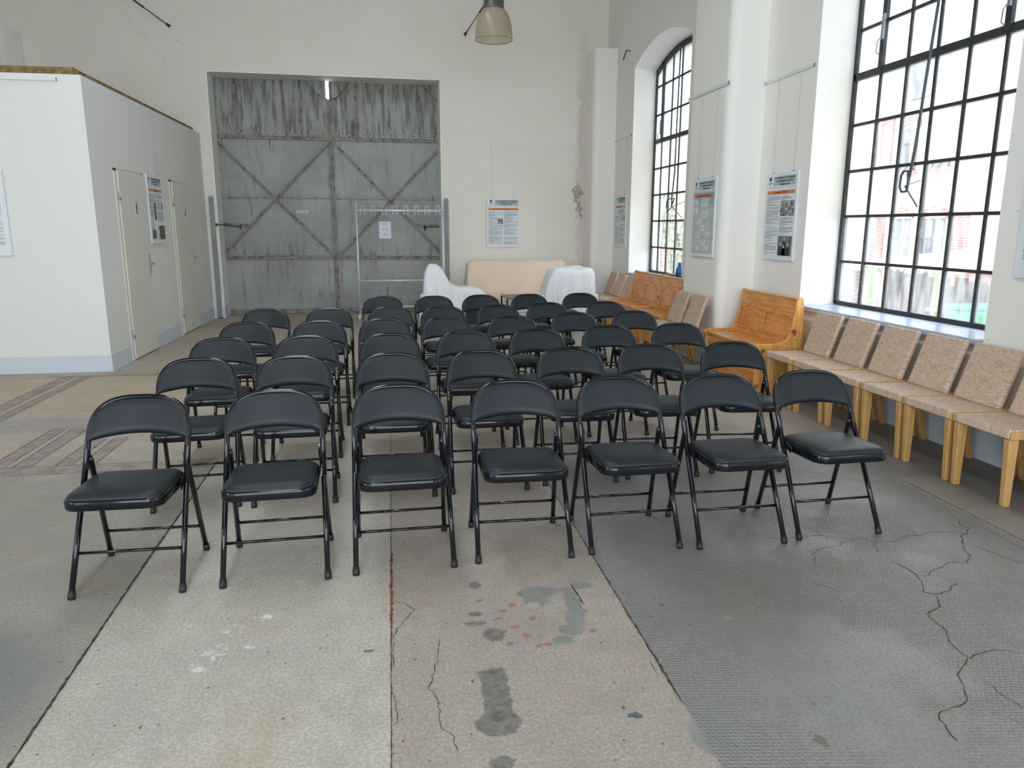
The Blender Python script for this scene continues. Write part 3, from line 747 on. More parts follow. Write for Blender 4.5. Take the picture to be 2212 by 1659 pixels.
# ---- toilet cabin
XC, YC, ZK = -2.95, 8.33, 2.955
m = MB(); m.box(-5.78, XC, YC, 13.06, 0, ZK)
cab = struct(m.build('trim_2', M['cabin']), 'white box-like cabin with two doors built into the left of the hall', 'partition'); 
cab.name = 'wall_cabin'
m = MB(); m.box(-5.78, XC-.07, YC+.02, 12.95, ZK, ZK+.07)
o = m.build('insulation_board', M['insul'], cab); o['label'] = 'yellow-brown insulation board edge on top of the cabin'
m = MB(); m.box(-5.78, XC+.006, YC-.006, YC+.02, 0, .176)
for a, b in ((YC+.02, 8.93), (9.90, 11.04), (12.05, 13.06)): m.box(XC-.01, XC+.006, a, b, 0, .176)
struct(m.build('baseboard_cabin', M['dado']), 'pale lilac painted plinth around the white cabin', 'baseboard')

def cabin_door(idx, y0, y1, label, sign):
    t = thing('door_%d' % idx, label, 'door', (XC, y0, 0), kind='structure')
    L = y1-y0
    m = MB(); m.box(0, .018, 0, .045, 0, 2.125); m.box(0, .018, L-.03, L, 0, 2.125); m.box(0, .018, .0, L, 2.095, 2.125)
    m.build('door_frame', M['door_edge'], t, bevel=.003)
    m = MB(); m.box(.004, .030, .05, L-.012, .012, 2.10); m.build('door_leaf', M['door'], t, bevel=.004)
    for z in (.30, 1.83):
        m = MB(); m.tube([(.034, .046, z-.05), (.034, .046, z+.05)], .009, 8); m.build('hinge', M['chrome'], t)
    m = MB(); hy = L-.075; m.box(.030, .036, hy-.018, hy+.018, .93, 1.17)
    m.tube([(.036, hy, 1.06), (.08, hy, 1.06), (.085, hy-.02, 1.06), (.085, hy-.11, 1.055)], .009, 8)
    m.build('door_handle', M['chrome'], t, bevel=.003)
    m = MB(); sy = L*.60; m.box(.030, .033, sy-.03, sy+.03, 1.61, 1.81, 0)
    if sign == 'm':
        m.box(.033, .0345, sy-.014, sy+.014, 1.64, 1.72, 1); m.box(.033, .0345, sy-.020, sy+.020, 1.71, 1.755, 1)
    else:
        m.hexa([(.033, sy-.025, 1.65), (.0345, sy-.025, 1.65), (.0345, sy+.025, 1.65), (.033, sy+.025, 1.65)], [(.033, sy-.006, 1.75), (.0345, sy-.006, 1.75), (.0345, sy+.006, 1.75), (.033, sy+.006, 1.75)], 1)
    m.box(.033, .0345, sy-.009, sy+.009, 1.765, 1.79, 1)
    m.build('pictogram', [M['door'], M['ink']], t)
cabin_door(1, 8.955, 9.89, 'cream toilet door nearest the cabin corner, left of the poster', 'm')
cabin_door(2, 11.06, 12.03, 'cream toilet door farther back, right of the poster', 'w')

# ================================================================== FOLDING CHAIRS
def make_chair():
    t = thing('folding_chair', '', 'chair')
    K = .315/.592
    ex = 2.85; z0 = .585; hh = .173; hw = .207
    def arch(a):      # a from 0..pi
        c_, s_ = math.cos(a), math.sin(a)
        x = hw*(1 if c_ > 0 else -1)*abs(c_)**(2/ex); z = z0+hh*abs(s_)**(2/ex); return x, z
    zj = .40; wj = .217+(.207-.217)*zj/.585
    P = [(wj, zj)]+[arch(PI*i/28) for i in range(29)]+[(-wj, zj)]
    MB().tube([(x, z*K, z) for x, z in P], .0122, 12).build('back_frame', M['tube'], t)
    for s in (-1, 1):
        l = MB().tube([(s*.217, .0, .012), (s*wj, zj*K+.0, zj+.005)], .0122, 12).build('leg', M['tube'], t)
        MB().tube([(s*.2175, -.001, .0), (s*.217, .003, .012), (s*.2168, .014, .034)], [.0145, .0158, .0140], 12).build('rubber_foot', M['rubber'], l)
        xr0, xr1 = s*.212, s*.196
        l = MB().tube([(xr0, .425, .012), (xr0+(xr1-xr0)*.95, .292, .50), (xr1, .284, .525)], [.0120, .0120, .009], 12).build('leg', M['tube'], t)
        MB().tube([(xr0, .427, .0), (xr0, .423, .012), (xr0, .418, .034)], [.0145, .0158, .0140], 12).build('rubber_foot', M['rubber'], l)
        MB().prism([(.245, .48), (.268, .47), (.300, .545), (.282, .56)], s*.199-.003, s*.199+.003, 'x').build('hinge_bracket', M['pan'], t)
        MB().prism([(.16, .395), (.245, .43), (.24, .455), (.15, .42)], s*.203-.002, s*.203+.002, 'x').build('seat_hinge', M['pan'], t)
    MB().tube([(-.215, .087, .163), (.215, .087, .163)], .0072, 8).build('stretcher', M['tube'], t)
    MB().tube([(-.208, .388, .137), (.208, .388, .137)], .0072, 8).build('stretcher', M['tube'], t)
    # padded backrest: front skin and back skin
    bm_ = MB(); NU, NV = 30, 12
    def hull(u):
        a = PI*(1-u); x, z = arch(a); return x, z
    def pt(u, v, side):
        xb = -.2145+.429*u
        k = min(1, abs(xb)/(hw+.008)); zt = z0+(hh+.008)*max(0, 1-k**ex)**(1/ex)
        zl = .583+.024*(1-(xb/.2145)**2)
        zt = max(zt, zl+.004)
        z = zl+(zt-zl)*v
        e = min(1, min(v, 1-v)*5, ) ; eu = min(1, min(u, 1-u)*12)
        puff = math.sin(PI/2*max(0, min(1, e)))*math.sin(PI/2*max(0, min(1, eu)))
        bend = .026*(1-(xb/.20)**2)
        y = z*K+bend*(.35+.65*(1-v)) + (-.008-.014*puff if side == 0 else .000+.010*puff)
        return (xb, y, z)
    bm_.grid(lambda u, v: pt(u, v, 0), NU, NV); bm_.grid(lambda u, v: pt(u, v, 1), NU, NV)
    rim = [(i/NU, 0) for i in range(NU+1)]+[(1, j/NV) for j in range(1, NV+1)]+[(i/NU, 1) for i in range(NU-1, -1, -1)]+[(0, j/NV) for j in range(NV-1, -1, -1)]
    rv = [pt(u, v, 0) for u, v in rim]+[pt(u, v, 1) for u, v in rim]; n = len(rim)
    bm_.add(rv, [(i, (i+1) % n, (i+1) % n+n, i+n) for i in range(n-1)], 0, True)
    b = bm_.build('backrest', M['vinyl'], t)
    # seat pan and cushion: rounded rectangle
    def rrect(x, y0, y1, r, n=7, rb=None):
        rb = rb or r; pts = []
        for cx, cy, a0, rr in ((x-r, y0+r, -PI/2, r), (x-rb, y1-rb, 0, rb), (-x+rb, y1-rb, PI/2, rb), (-x+r, y0+r, PI, r)):
            for i in range(n+1):
                a = a0+PI/2*i/n; pts.append((cx+rr*math.cos(a), cy+rr*math.sin(a)))
        return pts
    def loft(mb, rings, cap0=True, cap1=True):
        n = len(rings[0]); vs = [p for r_ in rings for p in r_]
        fs = [(i*n+k, i*n+(k+1) % n, (i+1)*n+(k+1) % n, (i+1)*n+k) for i in range(len(rings)-1) for k in range(n)]
        mb.add(vs, fs, 0, True)
        if cap1:
            c_ = [sum(p[i] for p in rings[-1])/n for i in range(3)]; mb.add(list(rings[-1])+[c_], [(i, (i+1) % n, n) for i in range(n)], 0, True)
        if cap0: mb.add(rings[0], [tuple(range(n))[::-1]])
    ti = lambda y: .004*(y/.3)*-1
    def ring(x, y0, y1, r, z, rb=None): return [(a, b_, z-(b_+.07)*.03) for a, b_ in rrect(x, y0, y1, r, rb=rb)]
    mb = MB(); loft(mb, [ring(.184, -.062, .310, .06, .403, .05), ring(.190, -.068, .314, .066, .403, .055), ring(.1915, -.070, .316, .067, .409, .056), ring(.1915, -.070, .316, .067, .438, .056), ring(.189, -.067, .313, .066, .4435, .055), ring(.181, -.059, .306, .06, .4435, .05)])
    mb.build('seat_pan', M['pan'], t)
    mb = MB(); loft(mb, [ring(.1835, -.0615, .308, .062, .441, .05), ring(.184, -.062, .309, .062, .447, .05), ring(.180, -.058, .305, .060, .455, .05), ring(.166, -.045, .292, .055, .463, .045), ring(.13, -.01, .262, .05, .468, .04), ring(.07, .05, .20, .04, .470, .03)], cap0=False)
    mb.build('seat', M['vinyl'], t)
    return t
proto = make_chair()
ROWS = [
 ('front row', [(-1.125, 3.065, -.65), (-.532, 3.082, 2.3), (.021, 3.114, 1.65), (.566, 3.138, -.83), (1.101, 3.153, .54), (1.625, 3.131, .5), (2.151, 3.163, 1.24)]),
 ('second row', [(-1.083, 4.033, 4.2), (-.565, 4.022, 1.4), (-.013, 4.039, 0), (.525, 4.062, .7), (1.077, 4.114, -.6), (1.598, 4.147, -2.7), (2.15, 4.168, -5.2)]),
 ('third row', [(-1.125, 4.844, 2.6), (-.589, 4.863, 1.1), (-.028, 4.887, 0), (.512, 4.939, .2), (1.05, 4.979, 1.4), (1.607, 5.091, -2.3), (2.167, 5.132, -3.2)]),
 ('fourth row', [(-1.133, 5.698, .5), (-.582, 5.703, .2), (-.068, 5.785, -.3), (.445, 5.82, 1.1), (.993, 5.827, .5), (1.576, 5.988, 1.9), (2.127, 6.036, -.4)]),
 ('fifth row', [(-1.145, 6.667, -.2), (-.581, 6.658, 0), (-.023, 6.705, 0), (.477, 6.679, 1.8), (1.011, 6.734, 1.8), (1.522, 6.893, 1.2), (2.131, 6.911, 1.3)]),
 ('back row', [(-.105, 7.818, 0), (.447, 7.769, .5), (.97, 7.831, .9), (1.521, 7.845, 1.8), (2.113, 7.892, 1.3)])]
ORD7 = ['leftmost', 'second from left', 'third from left', 'middle', 'third from right', 'second from right', 'rightmost']
ORD5 = ['leftmost', 'second from left', 'middle', 'second from right', 'rightmost']
first = True
for rn, L in ROWS:
    od = ORD7 if len(L) == 7 else ORD5
    for i, (x, y, a) in enumerate(L):
        lab = 'black padded folding chair, %s of the %s' % (od[i], rn)
        if rn == 'front row' and i == 0: lab = 'black padded folding chair at the left end of the front row, nearest of all'
        if rn == 'front row' and i == 6: lab = 'black padded folding chair at the right end of the front row, whole seat showing'
        if rn == 'back row' and i == 0: lab = 'black padded folding chair, leftmost of the back row, in front of the coat rack'
        if rn == 'fifth row' and i == 1: lab = 'black padded folding chair with small scratch on backrest, second from left of fifth row'
        if first:
            proto.location = (x, y, 0); proto.rotation_euler = (0, 0, R(a)); proto['label'] = lab; proto['group'] = 'black folding chairs in six rows'; first = False
        else: dup(proto, (x, y, 0), R(a), lab, 'black folding chairs in six rows')

# ================================================================== WOVEN CHAIRS (face -X)
def make_woven():
    t = thing('woven_chair', '', 'chair')
    # local frame: +x towards the wall, seat front at x=0, centred on y
    HW = .2085
    s = MB(); s.box(-.225, .225, -(HW-.012), HW-.012, -.025, .025)
    o = s.build('seat', M['weave'], t, bevel=.005); o.location = (.225, 0, .405); o.rotation_euler = (0, R(1.5), 0)
    for sg in (-1, 1):
        r = MB(); r.box(0, .46, sg*(HW)-.007, sg*HW+.007, .385, .428); r.build('side_rail', M['birch'], t, bevel=.003)
        y0 = sg*(HW-.028)
        a, b_ = (y0-.012, y0+.022) if sg > 0 else (y0-.022, y0+.012)
        a2, b2 = (y0-.018, y0+.024) if sg > 0 else (y0-.024, y0+.018)
        l = MB(); l.hexa([(.022, a, 0), (.062, a, 0), (.062, b_, 0), (.022, b_, 0)], [(.0, a2, .382), (.062, a2, .382), (.062, b2, .382), (.0, b2, .382)])
        l.build('leg', M['birch'], t, bevel=.005)
        l = MB(); l.hexa([(.49, a, 0), (.53, a, 0), (.53, b_, 0), (.49, b_, 0)], [(.375, a2, .382), (.435, a2, .382), (.435, b2, .382), (.375, b2, .382)])
        l.build('leg', M['birch'], t, bevel=.005)
    b = MB(); b.box(-.185, .185, -.185, .185, -.02, .02)
    o = b.build('backrest', M['weave'], t, bevel=.012)
    # pattern plane = local XY; turn it upright leaning to the wall
    ang = math.atan2(.12, .355)
    o.matrix_local = Matrix.Translation((.405, 0, .60)) @ Matrix.Rotation(ang, 4, 'Y') @ Matrix(((0, 0, 1, 0), (1, 0, 0, 0), (0, 1, 0, 0), (0, 0, 0, 1)))
    return t
WV = make_woven()
WC = [(3.245, 3.585, 'woven chair with honey wooden legs, cut by the right edge of the photo'),
      (3.245, 4.03, 'woven chair before the grey pier at the right end of the big window sill'),
      (3.245, 4.475, 'woven chair under the big window, third from the right edge'),
      (3.245, 4.935, 'woven chair under the middle of the big window sill, fourth from the right edge'),
      (3.245, 5.395, 'woven chair under the big window, second after the near pine bench'),
      (3.245, 5.86, 'woven chair standing directly against the near pine bench'),
      (2.86, 7.72, 'woven chair before the rounded pilaster, nearer of the pair, its pale side edge showing'),
      (2.86, 8.20, 'woven chair before the rounded pilaster, farther of the pair, overlapping the far pine bench'),
      (3.16, 11.00, 'woven chair in the far right corner, directly beside the far pine bench'),
      (3.16, 11.46, 'woven chair in the far right corner, middle of three'),
      (3.16, 11.92, 'woven chair in the far right corner, nearest the draped armchair')]
for i, (x, y, lab) in enumerate(WC):
    gname = 'woven leaf chairs along the right wall'
    if i == 0: WV.location = (x, y, 0); WV['label'] = lab; WV['group'] = gname
    else: dup(WV, (x, y, 0), 0, lab, gname)

# ================================================================== PINE BENCHES (face -X)
def bench(x0, y0, y1, label):
    t = thing('pine_bench', label, 'bench', (x0, (y0+y1)/2, 0), 0, 'orange pine settles along the right wall')
    L = y1-y0; h = L/2
    prof = [(.02, 0), (.02, .40), (.0, .435), (.004, .458), (.03, .468), (.20, .468), (.27, .475), (.31, .50), (.335, .54), (.355, .62), (.375, .74), (.385, .84), (.395, .872), (.42, .885), (.445, .878), (.455, .84), (.475, .45), (.485, 0)]
    for s in (-1, 1):
        m = MB(); a = s*h; b = s*(h-.024); m.prism(prof, min(a, b), max(a, b), 'y')
        sd = m.build('side_panel', M['pine_light'], t, bevel=.006, seg=3)
        for (bx, bz) in ((.43, .80), (.40, .50)):
            q = MB(); q.tube([(bx, s*h, bz), (bx, s*(h+.004), bz)], .008, 10); q.build('bolt', M['bolt'], sd)
    hb_ = h-.024
    m = MB(); m.box(.012, .40, -hb_, hb_, .425, .447); m.build('seat', M['pine'], t, bevel=.005)
    m = MB(); m.box(.03, .05, -hb_, hb_, .335, .425); m.box(.06, .078, -hb_, hb_, .05, .335); m.build('front_panel', M['pine'], t, bevel=.003)
    # leaning back panel
    m = MB(); m.hexa([(.335, -hb_, .447), (.355, -hb_, .447), (.355, hb_, .447), (.335, hb_, .447)], [(.398, -hb_, .862), (.42, -hb_, .862), (.42, hb_, .862), (.398, hb_, .862)])
    bp = m.build('back_panel', M['pine'], t)
    m = MB(); m.box(.392, .432, -hb_, hb_, .858, .876); m.build('top_rail', M['pine_light'], t, bevel=.006)
    def on(y, z, e=.001): return (.335+(z-.447)/.415*.063-e, y, z)
    wv = MB()
    for s in (-1, 1):
        c_ = s*hb_*.49; hw = hb_*.40
        pts = [(c_-hw, .50), (c_-hw, .70)]
        for k in range(15):
            u = -1+2*k/14; pts.append((c_+hw*u*.98, .700+.078*(.5+.5*math.cos(PI*min(1, abs(u)/.68)))))
        pts += [(c_+hw, .70), (c_+hw, .50)]
        wv.tube([on(y, z) for y, z in pts], .0045, 6, closed=True)
    mm = wv.build('panel_molding', M['pine_dark'], t)
    return t
bench(3.205, 6.22, 7.33, 'orange pine bench with carved arches, nearest, before the recess beside the rounded pilaster')
bench(3.165, 8.585, 9.55, 'orange pine bench partly hidden behind the pilaster and the pair of woven chairs')
bench(3.165, 9.60, 10.74, 'orange pine bench under the far arched window, beside three woven chairs')

# ================================================================== DRAPED FURNITURE
def resample(P, n):
    L = [0]
    for a, b in zip(P, P[1:]): L.append(L[-1]+math.dist(a, b))
    out = []
    for i in range(n+1):
        s = L[-1]*i/n
        for k in range(len(P)-1):
            if s <= L[k+1]+1e-9:
                f = (s-L[k])/max(1e-9, L[k+1]-L[k]); out.append((P[k][0]+(P[k+1][0]-P[k][0])*f, P[k][1]+(P[k+1][1]-P[k][1])*f)); break
    return out
def smoothp(P, it=3):
    for _ in range(it):
        P = [P[0]]+[((P[i-1][0]+2*P[i][0]+P[i+1][0])/4, (P[i-1][1]+2*P[i][1]+P[i+1][1])/4) for i in range(1, len(P)-1)]+[P[-1]]
    return P
def draped(prof, w0, w1, swap, mat, name, taper=.0, amp=.022, freq=34, seed=1, topw=None, belly=0):
    """prof: (d,z) across the depth; sheet spans w0..w1. swap: prof runs along X (True) or Y (False)"""
    n = 110; P = smoothp(resample(prof, n), 3); ztop = max(z for _, z in P); nw = 44
    mb = MB(); rnd = random.Random(seed); ph = [rnd.uniform(0, 6.28) for _ in range(8)]
    def fold(s, z, scale=1):
        k = max(0, 1-z/ztop)
        return scale*amp*(k**.5)*(math.sin(s*freq+ph[0]+1.3*math.sin(s*7+ph[1]))+.45*math.sin(s*freq*1.9+ph[2]))
    def wr(d, w, z): return .012*math.sin(7*d+9*w+ph[3])+.009*math.sin(17*w-13*d+ph[4]+1.5*math.sin(3*w))+.005*math.sin(31*(d+w*.6)+ph[5])
    def XY(d, w): return (d, w) if swap else (w, d)
    def mid(i, v):
        d, z = P[i]; w = w0+(w1-w0)*v
        c_ = (w0+w1)/2; tz = taper*max(0, z/ztop)
        w = c_+(w-c_)*(1-tz)
        k = 0
        if i < 6 or i > n-6 or z < ztop*.55: k = fold(w, z)*(1 if d > (P[0][0]+P[-1][0])/2 else -1)
        edge = min(v, 1-v)*(w1-w0)
        dz = -.05*max(0, 1-edge/.07)**2*min(1, z/.3)
        x, y = XY(d+k, w); return (x, y, max(.004, z+wr(d, w, z)*min(1, z*4)+dz))
    mb.grid(lambda u, v: mid(int(round(u*n)), v), n, nw)
    for sgn, v0 in ((-1, 0), (1, 1)):
        m_ = 22
        def side(u, v):
            i = int(round(u*n)); top = mid(i, v0); z = top[2]*(1-v)+.004*v
            d, _ = P[i]; out = sgn*(fold(d*1.0+3, z, 1.1)*(v**.6)+.07*v*min(1, top[2]/.4)+taper*0)
            wbase = top[1] if swap else top[0]
            cx = (P[0][0]+P[-1][0])/2
            w = wbase+out
            dd = (top[0] if swap else top[1])
            x, y = XY(dd, w); return (x, y, z)
        mb.grid(side, n, m_)
    o = mb.build(name, mat, merge=True); return o
la = draped([(.455, .0), (.46, .5), (.485, .82), (.53, .93), (.60, .965), (.68, .955), (.75, .89), (.81, .78), (.87, .67), (.93, .62), (1.0, .605), (1.3, .59), (1.355, .56), (1.40, .45), (1.45, 0)],
            11.25, 11.66, True, M['sheet'], 'draped_armchair', amp=.05, freq=30, seed=3)
tag(la, 'armchair under a white sheet with a tall rounded back, left of the beige sofa', 'armchair', 'armchairs under white sheets')
ra = draped([(2.215, 0), (2.26, .45), (2.33, .72), (2.40, .855), (2.47, .892), (2.7, .90), (2.98, .893), (3.04, .85), (3.06, .6), (3.08, 0)],
            11.05, 11.58, True, M['sheet'], 'draped_armchair', amp=.06, freq=36, seed=8)
tag(ra, 'broad armchair under a white sheet, right of the beige sofa, beside the woven chairs', 'armchair', 'armchairs under white sheets')
sf = draped([(11.99, 0), (12.0, .38), (12.04, .425), (12.25, .42), (12.30, .46), (12.42, .80), (12.50, .945), (12.58, .97), (12.70, .95), (12.85, .6), (12.88, 0)],
            1.17, 3.0, False, M['beige'], 'draped_sofa', taper=.085, amp=.014, freq=20, seed=5)
tag(sf, 'long sofa under a beige sheet against the far wall below the poster', 'sofa')

t = thing('coffee_table', 'low brown table with black metal legs and wire shelf before the beige sofa', 'table', (1.69, 11.08, 0))
m = MB(); m.box(0, .46, 0, .62, .44, .46); m.build('tabletop', M['tabletop'], t, bevel=.003)
for (a, b) in ((.0, .0), (.435, 0), (0, .595), (.435, .595)):
    m = MB(); m.box(a, a+.025, b, b+.025, 0, .44); m.build('leg', M['blackbox'], t)
m = MB()
for k in range(9): m.tube([(.01, .04+.067*k, .24), (.45, .04+.067*k, .24)], .004, 6)
m.tube([(.012, .01, .24), (.012, .61, .24)], .005, 6); m.tube([(.448, .01, .24), (.448, .61, .24)], .005, 6)
m.build('wire_shelf', M['galv'], t)
def crate(name, x0, x1, y0, y1, z1, mat, label, cat, lid=True):
    t = thing(name, label, cat, ((x0+x1)/2, (y0+y1)/2, 0))
    a, b = (x1-x0)/2, (y1-y0)/2
    m = MB(); m.hexa([(-a*.93, -b*.93, 0), (a*.93, -b*.93, 0), (a*.93, b*.93, 0), (-a*.93, b*.93, 0)], [(-a, -b, z1-.03), (a, -b, z1-.03), (a, b, z1-.03), (-a, b, z1-.03)])
    m.build('body', mat, t, bevel=.01)
    m = MB(); m.box(-a-.008, a+.008, -b-.008, b+.008, z1-.03, z1); m.build('lid', mat, t, bevel=.006)
crate('storage_box', 1.02, 1.26, 10.45, 10.75, .36, M['blackbox'], 'black box on the floor left of the coffee table, behind the back row', 'box')
crate('storage_box', 2.02, 2.20, 10.35, 10.62, .215, M['blackbox'], 'low black box on the floor before the right draped armchair', 'box')
crate('storage_box', 2.47, 2.66, 10.60, 10.9, .30, M['blackbox'], 'black box with dark lid at the hem of the right draped armchair', 'box')
crate('plastic_bin', 1.80, 2.0, 10.80, 11.0, .30, M['greybox'], 'pale grey box standing beside the coffee table', 'box')

# ================================================================== COAT RACK
t = thing('coat_rack', 'silver tubular coat rack on castors before the right gate leaf', 'coat rack', (-.535, 12.56, 0), .0)
LW = 1.40
for x in (0, LW):
    m = MB(); m.tube([(x, 0, .09), (x, 0, 1.77)], .013, 10); m.tube([(x, .0, 1.77), (x, .0, 1.885)], .007, 8); m.build('post', M['galv'], t)
    m = MB(); m.tube([(x, -.20, .085), (x, .20, .085)], .014, 10); ft = m.build('foot_bar', M['galv'], t)
    for yy in (-.18, .18):
        m = MB(); m.tube([(x-.011, yy, .032), (x+.011, yy, .032)], .031, 16); m.box(x-.018, x+.018, yy-.012, yy+.022, .045, .08); m.build('castor', M['galv'], ft)
for z, r_ in ((1.76, .020), (.635, .014), (.20, .014)):
    m = MB(); m.tube([(-.015 if z > 1 else 0, 0, z), (LW+.015 if z > 1 else LW, 0, z)], r_, 12); m.build('cross_bar', M['galv'], t)
for k in range(8):
    xh = .105+.1705*k
    m = MB()
    for dy in ((0,) if k < 2 else (-.012, .012)):
        dx = .008*(dy > 0)*(k-1)*.5
        pts = [(xh-.030+dx, -.03+dy, 1.685), (xh-.033+dx, -.035+dy, 1.70), (xh-.03+dx, -.022+dy, 1.77), (xh-.027+dx, dy, 1.81)]+[(xh+dx+.027*-math.cos(a), dy, 1.815+.027*math.sin(a)) for a in [PI*i/8 for i in range(9)]]+[(xh+.03+dx, -.022+dy, 1.77), (xh+.033+dx, -.035+dy, 1.70), (xh+.030+dx, -.03+dy, 1.685)]
        m.tube(pts, .0035, 6)
    m.build('coat_hook', M['galv'], t)

# ================================================================== LAMP
LX, LY, LZ = 1.30, 9.53, 3.70
t = thing('pendant_lamp', 'industrial pendant lamp with grey housing and brownish ribbed bell shade', 'lamp', (LX, LY, LZ))
def shade_mat():
    m = bpy.data.materials.new('ribbed_acrylic'); m.use_nodes = True; tt = m.node_tree; n = tt.nodes; l = tt.links
    b = n['Principled BSDF']; b.inputs['Base Color'].default_value = (.42, .355, .27, 1); b.inputs['Roughness'].default_value = .25
    b.inputs['Transmission Weight'].default_value = .0
    tr = n.new('ShaderNodeBsdfTransparent'); tr.inputs[0].default_value = (.93, .89, .82, 1); mx = n.new('ShaderNodeMixShader')
    tc = n.new('ShaderNodeTexCoord'); sp = n.new('ShaderNodeSeparateXYZ'); l.new(tc.outputs['Object'], sp.inputs[0])
    mr = n.new('ShaderNodeMapRange'); mr.inputs[1].default_value = 0; mr.inputs[2].default_value = .33; mr.inputs[3].default_value = .55; mr.inputs[4].default_value = .2
    l.new(sp.outputs[2], mr.inputs[0]); l.new(mr.outputs[0], mx.inputs[0]); l.new(b.outputs[0], mx.inputs[1]); l.new(tr.outputs[0], mx.inputs[2])
    l.new(mx.outputs[0], n['Material Output'].inputs[0]); return m
SM = shade_mat()
prof = [(.222, .0), (.221, .04), (.218, .10), (.210, .16), (.198, .21), (.180, .26), (.155, .305), (.128, .335)]
mb = MB(); n_ = 96
vs = []
for r_, z in prof:
    for k in range(n_):
        rr = r_+(.0022 if k % 2 else 0); vs.append((rr*math.cos(2*PI*k/n_), rr*math.sin(2*PI*k/n_), z))
mb.add(vs, [(i*n_+k, i*n_+(k+1) % n_, (i+1)*n_+(k+1) % n_, (i+1)*n_+k) for i in range(len(prof)-1) for k in range(n_)], 0, True)
mb.build('lamp_shade', SM, t)
MB().tube([(.2225*math.cos(2*PI*k/48), .2225*math.sin(2*PI*k/48), 0) for k in range(48)], .0045, 8, closed=True).build('shade_rim', simple('shade_rim_brown', (.22, .19, .14), .3), t)
mb = MB(); mb.lathe([(0, .33), (.124, .33), (.128, .345), (.122, .36), (.122, .66), (.10, .70), (.03, .72), (0, .72)], n=36); mb.build('lamp_housing', M['lamphouse'], t)
MB().tube([(0, 0, .72), (0, 0, ZC-LZ)], .006, 8).build('suspension_cable', M['iron'], t)
MB().lathe([(0, .14), (.03, .16), (.035, .20), (.03, .26), (.025, .31), (0, .33)], n=20).build('bulb', M['greybox'], t)

# ================================================================== TIE RODS, HOOK
def tierod(a, b, label):
    t = thing('tie_rod', label, 'tie rod', tuple(a)); a = Vector(a); b = Vector(b); d = b-a
    b2 = a+d*min((ZC-.03-a.z)/d.z, (-5.72-a.x)/d.x if d.x < 0 else 99); d = b2-a; n = d.normalized()
    MB().tube([(0, 0, 0), d], .007, 8).build('rod', M['iron'], t)
    MB().tube([n*.0, n*.06], [.022, .016], 8).build('anchor', M['iron'], t)
    k = .42
    MB().tube([n*k, n*(k+.03), n*(k+.17), n*(k+.20)], [.016, .012, .012, .016], 8).build('turnbuckle', M['iron'], t)
tierod(FW(-3.249, -.03, 4.515), (-3.698, 12.9, 4.832), 'thin dark tie rod with turnbuckle high on the wall above the cabin')
tierod(FW(1.310, -.03, 4.60), (1.600, 13.05, 5.003), 'thin dark tie rod high on the wall beside the hanging lamp')
tag(MB().tube([(XR, 12.05, 4.20), (XR-.05, 12.08, 4.22), (XR-.06, 12.22, 4.10)], .008, 6).build('wall_hook', M['iron']), 'bent dark iron hook on the wall left of the far arched window', 'hook')

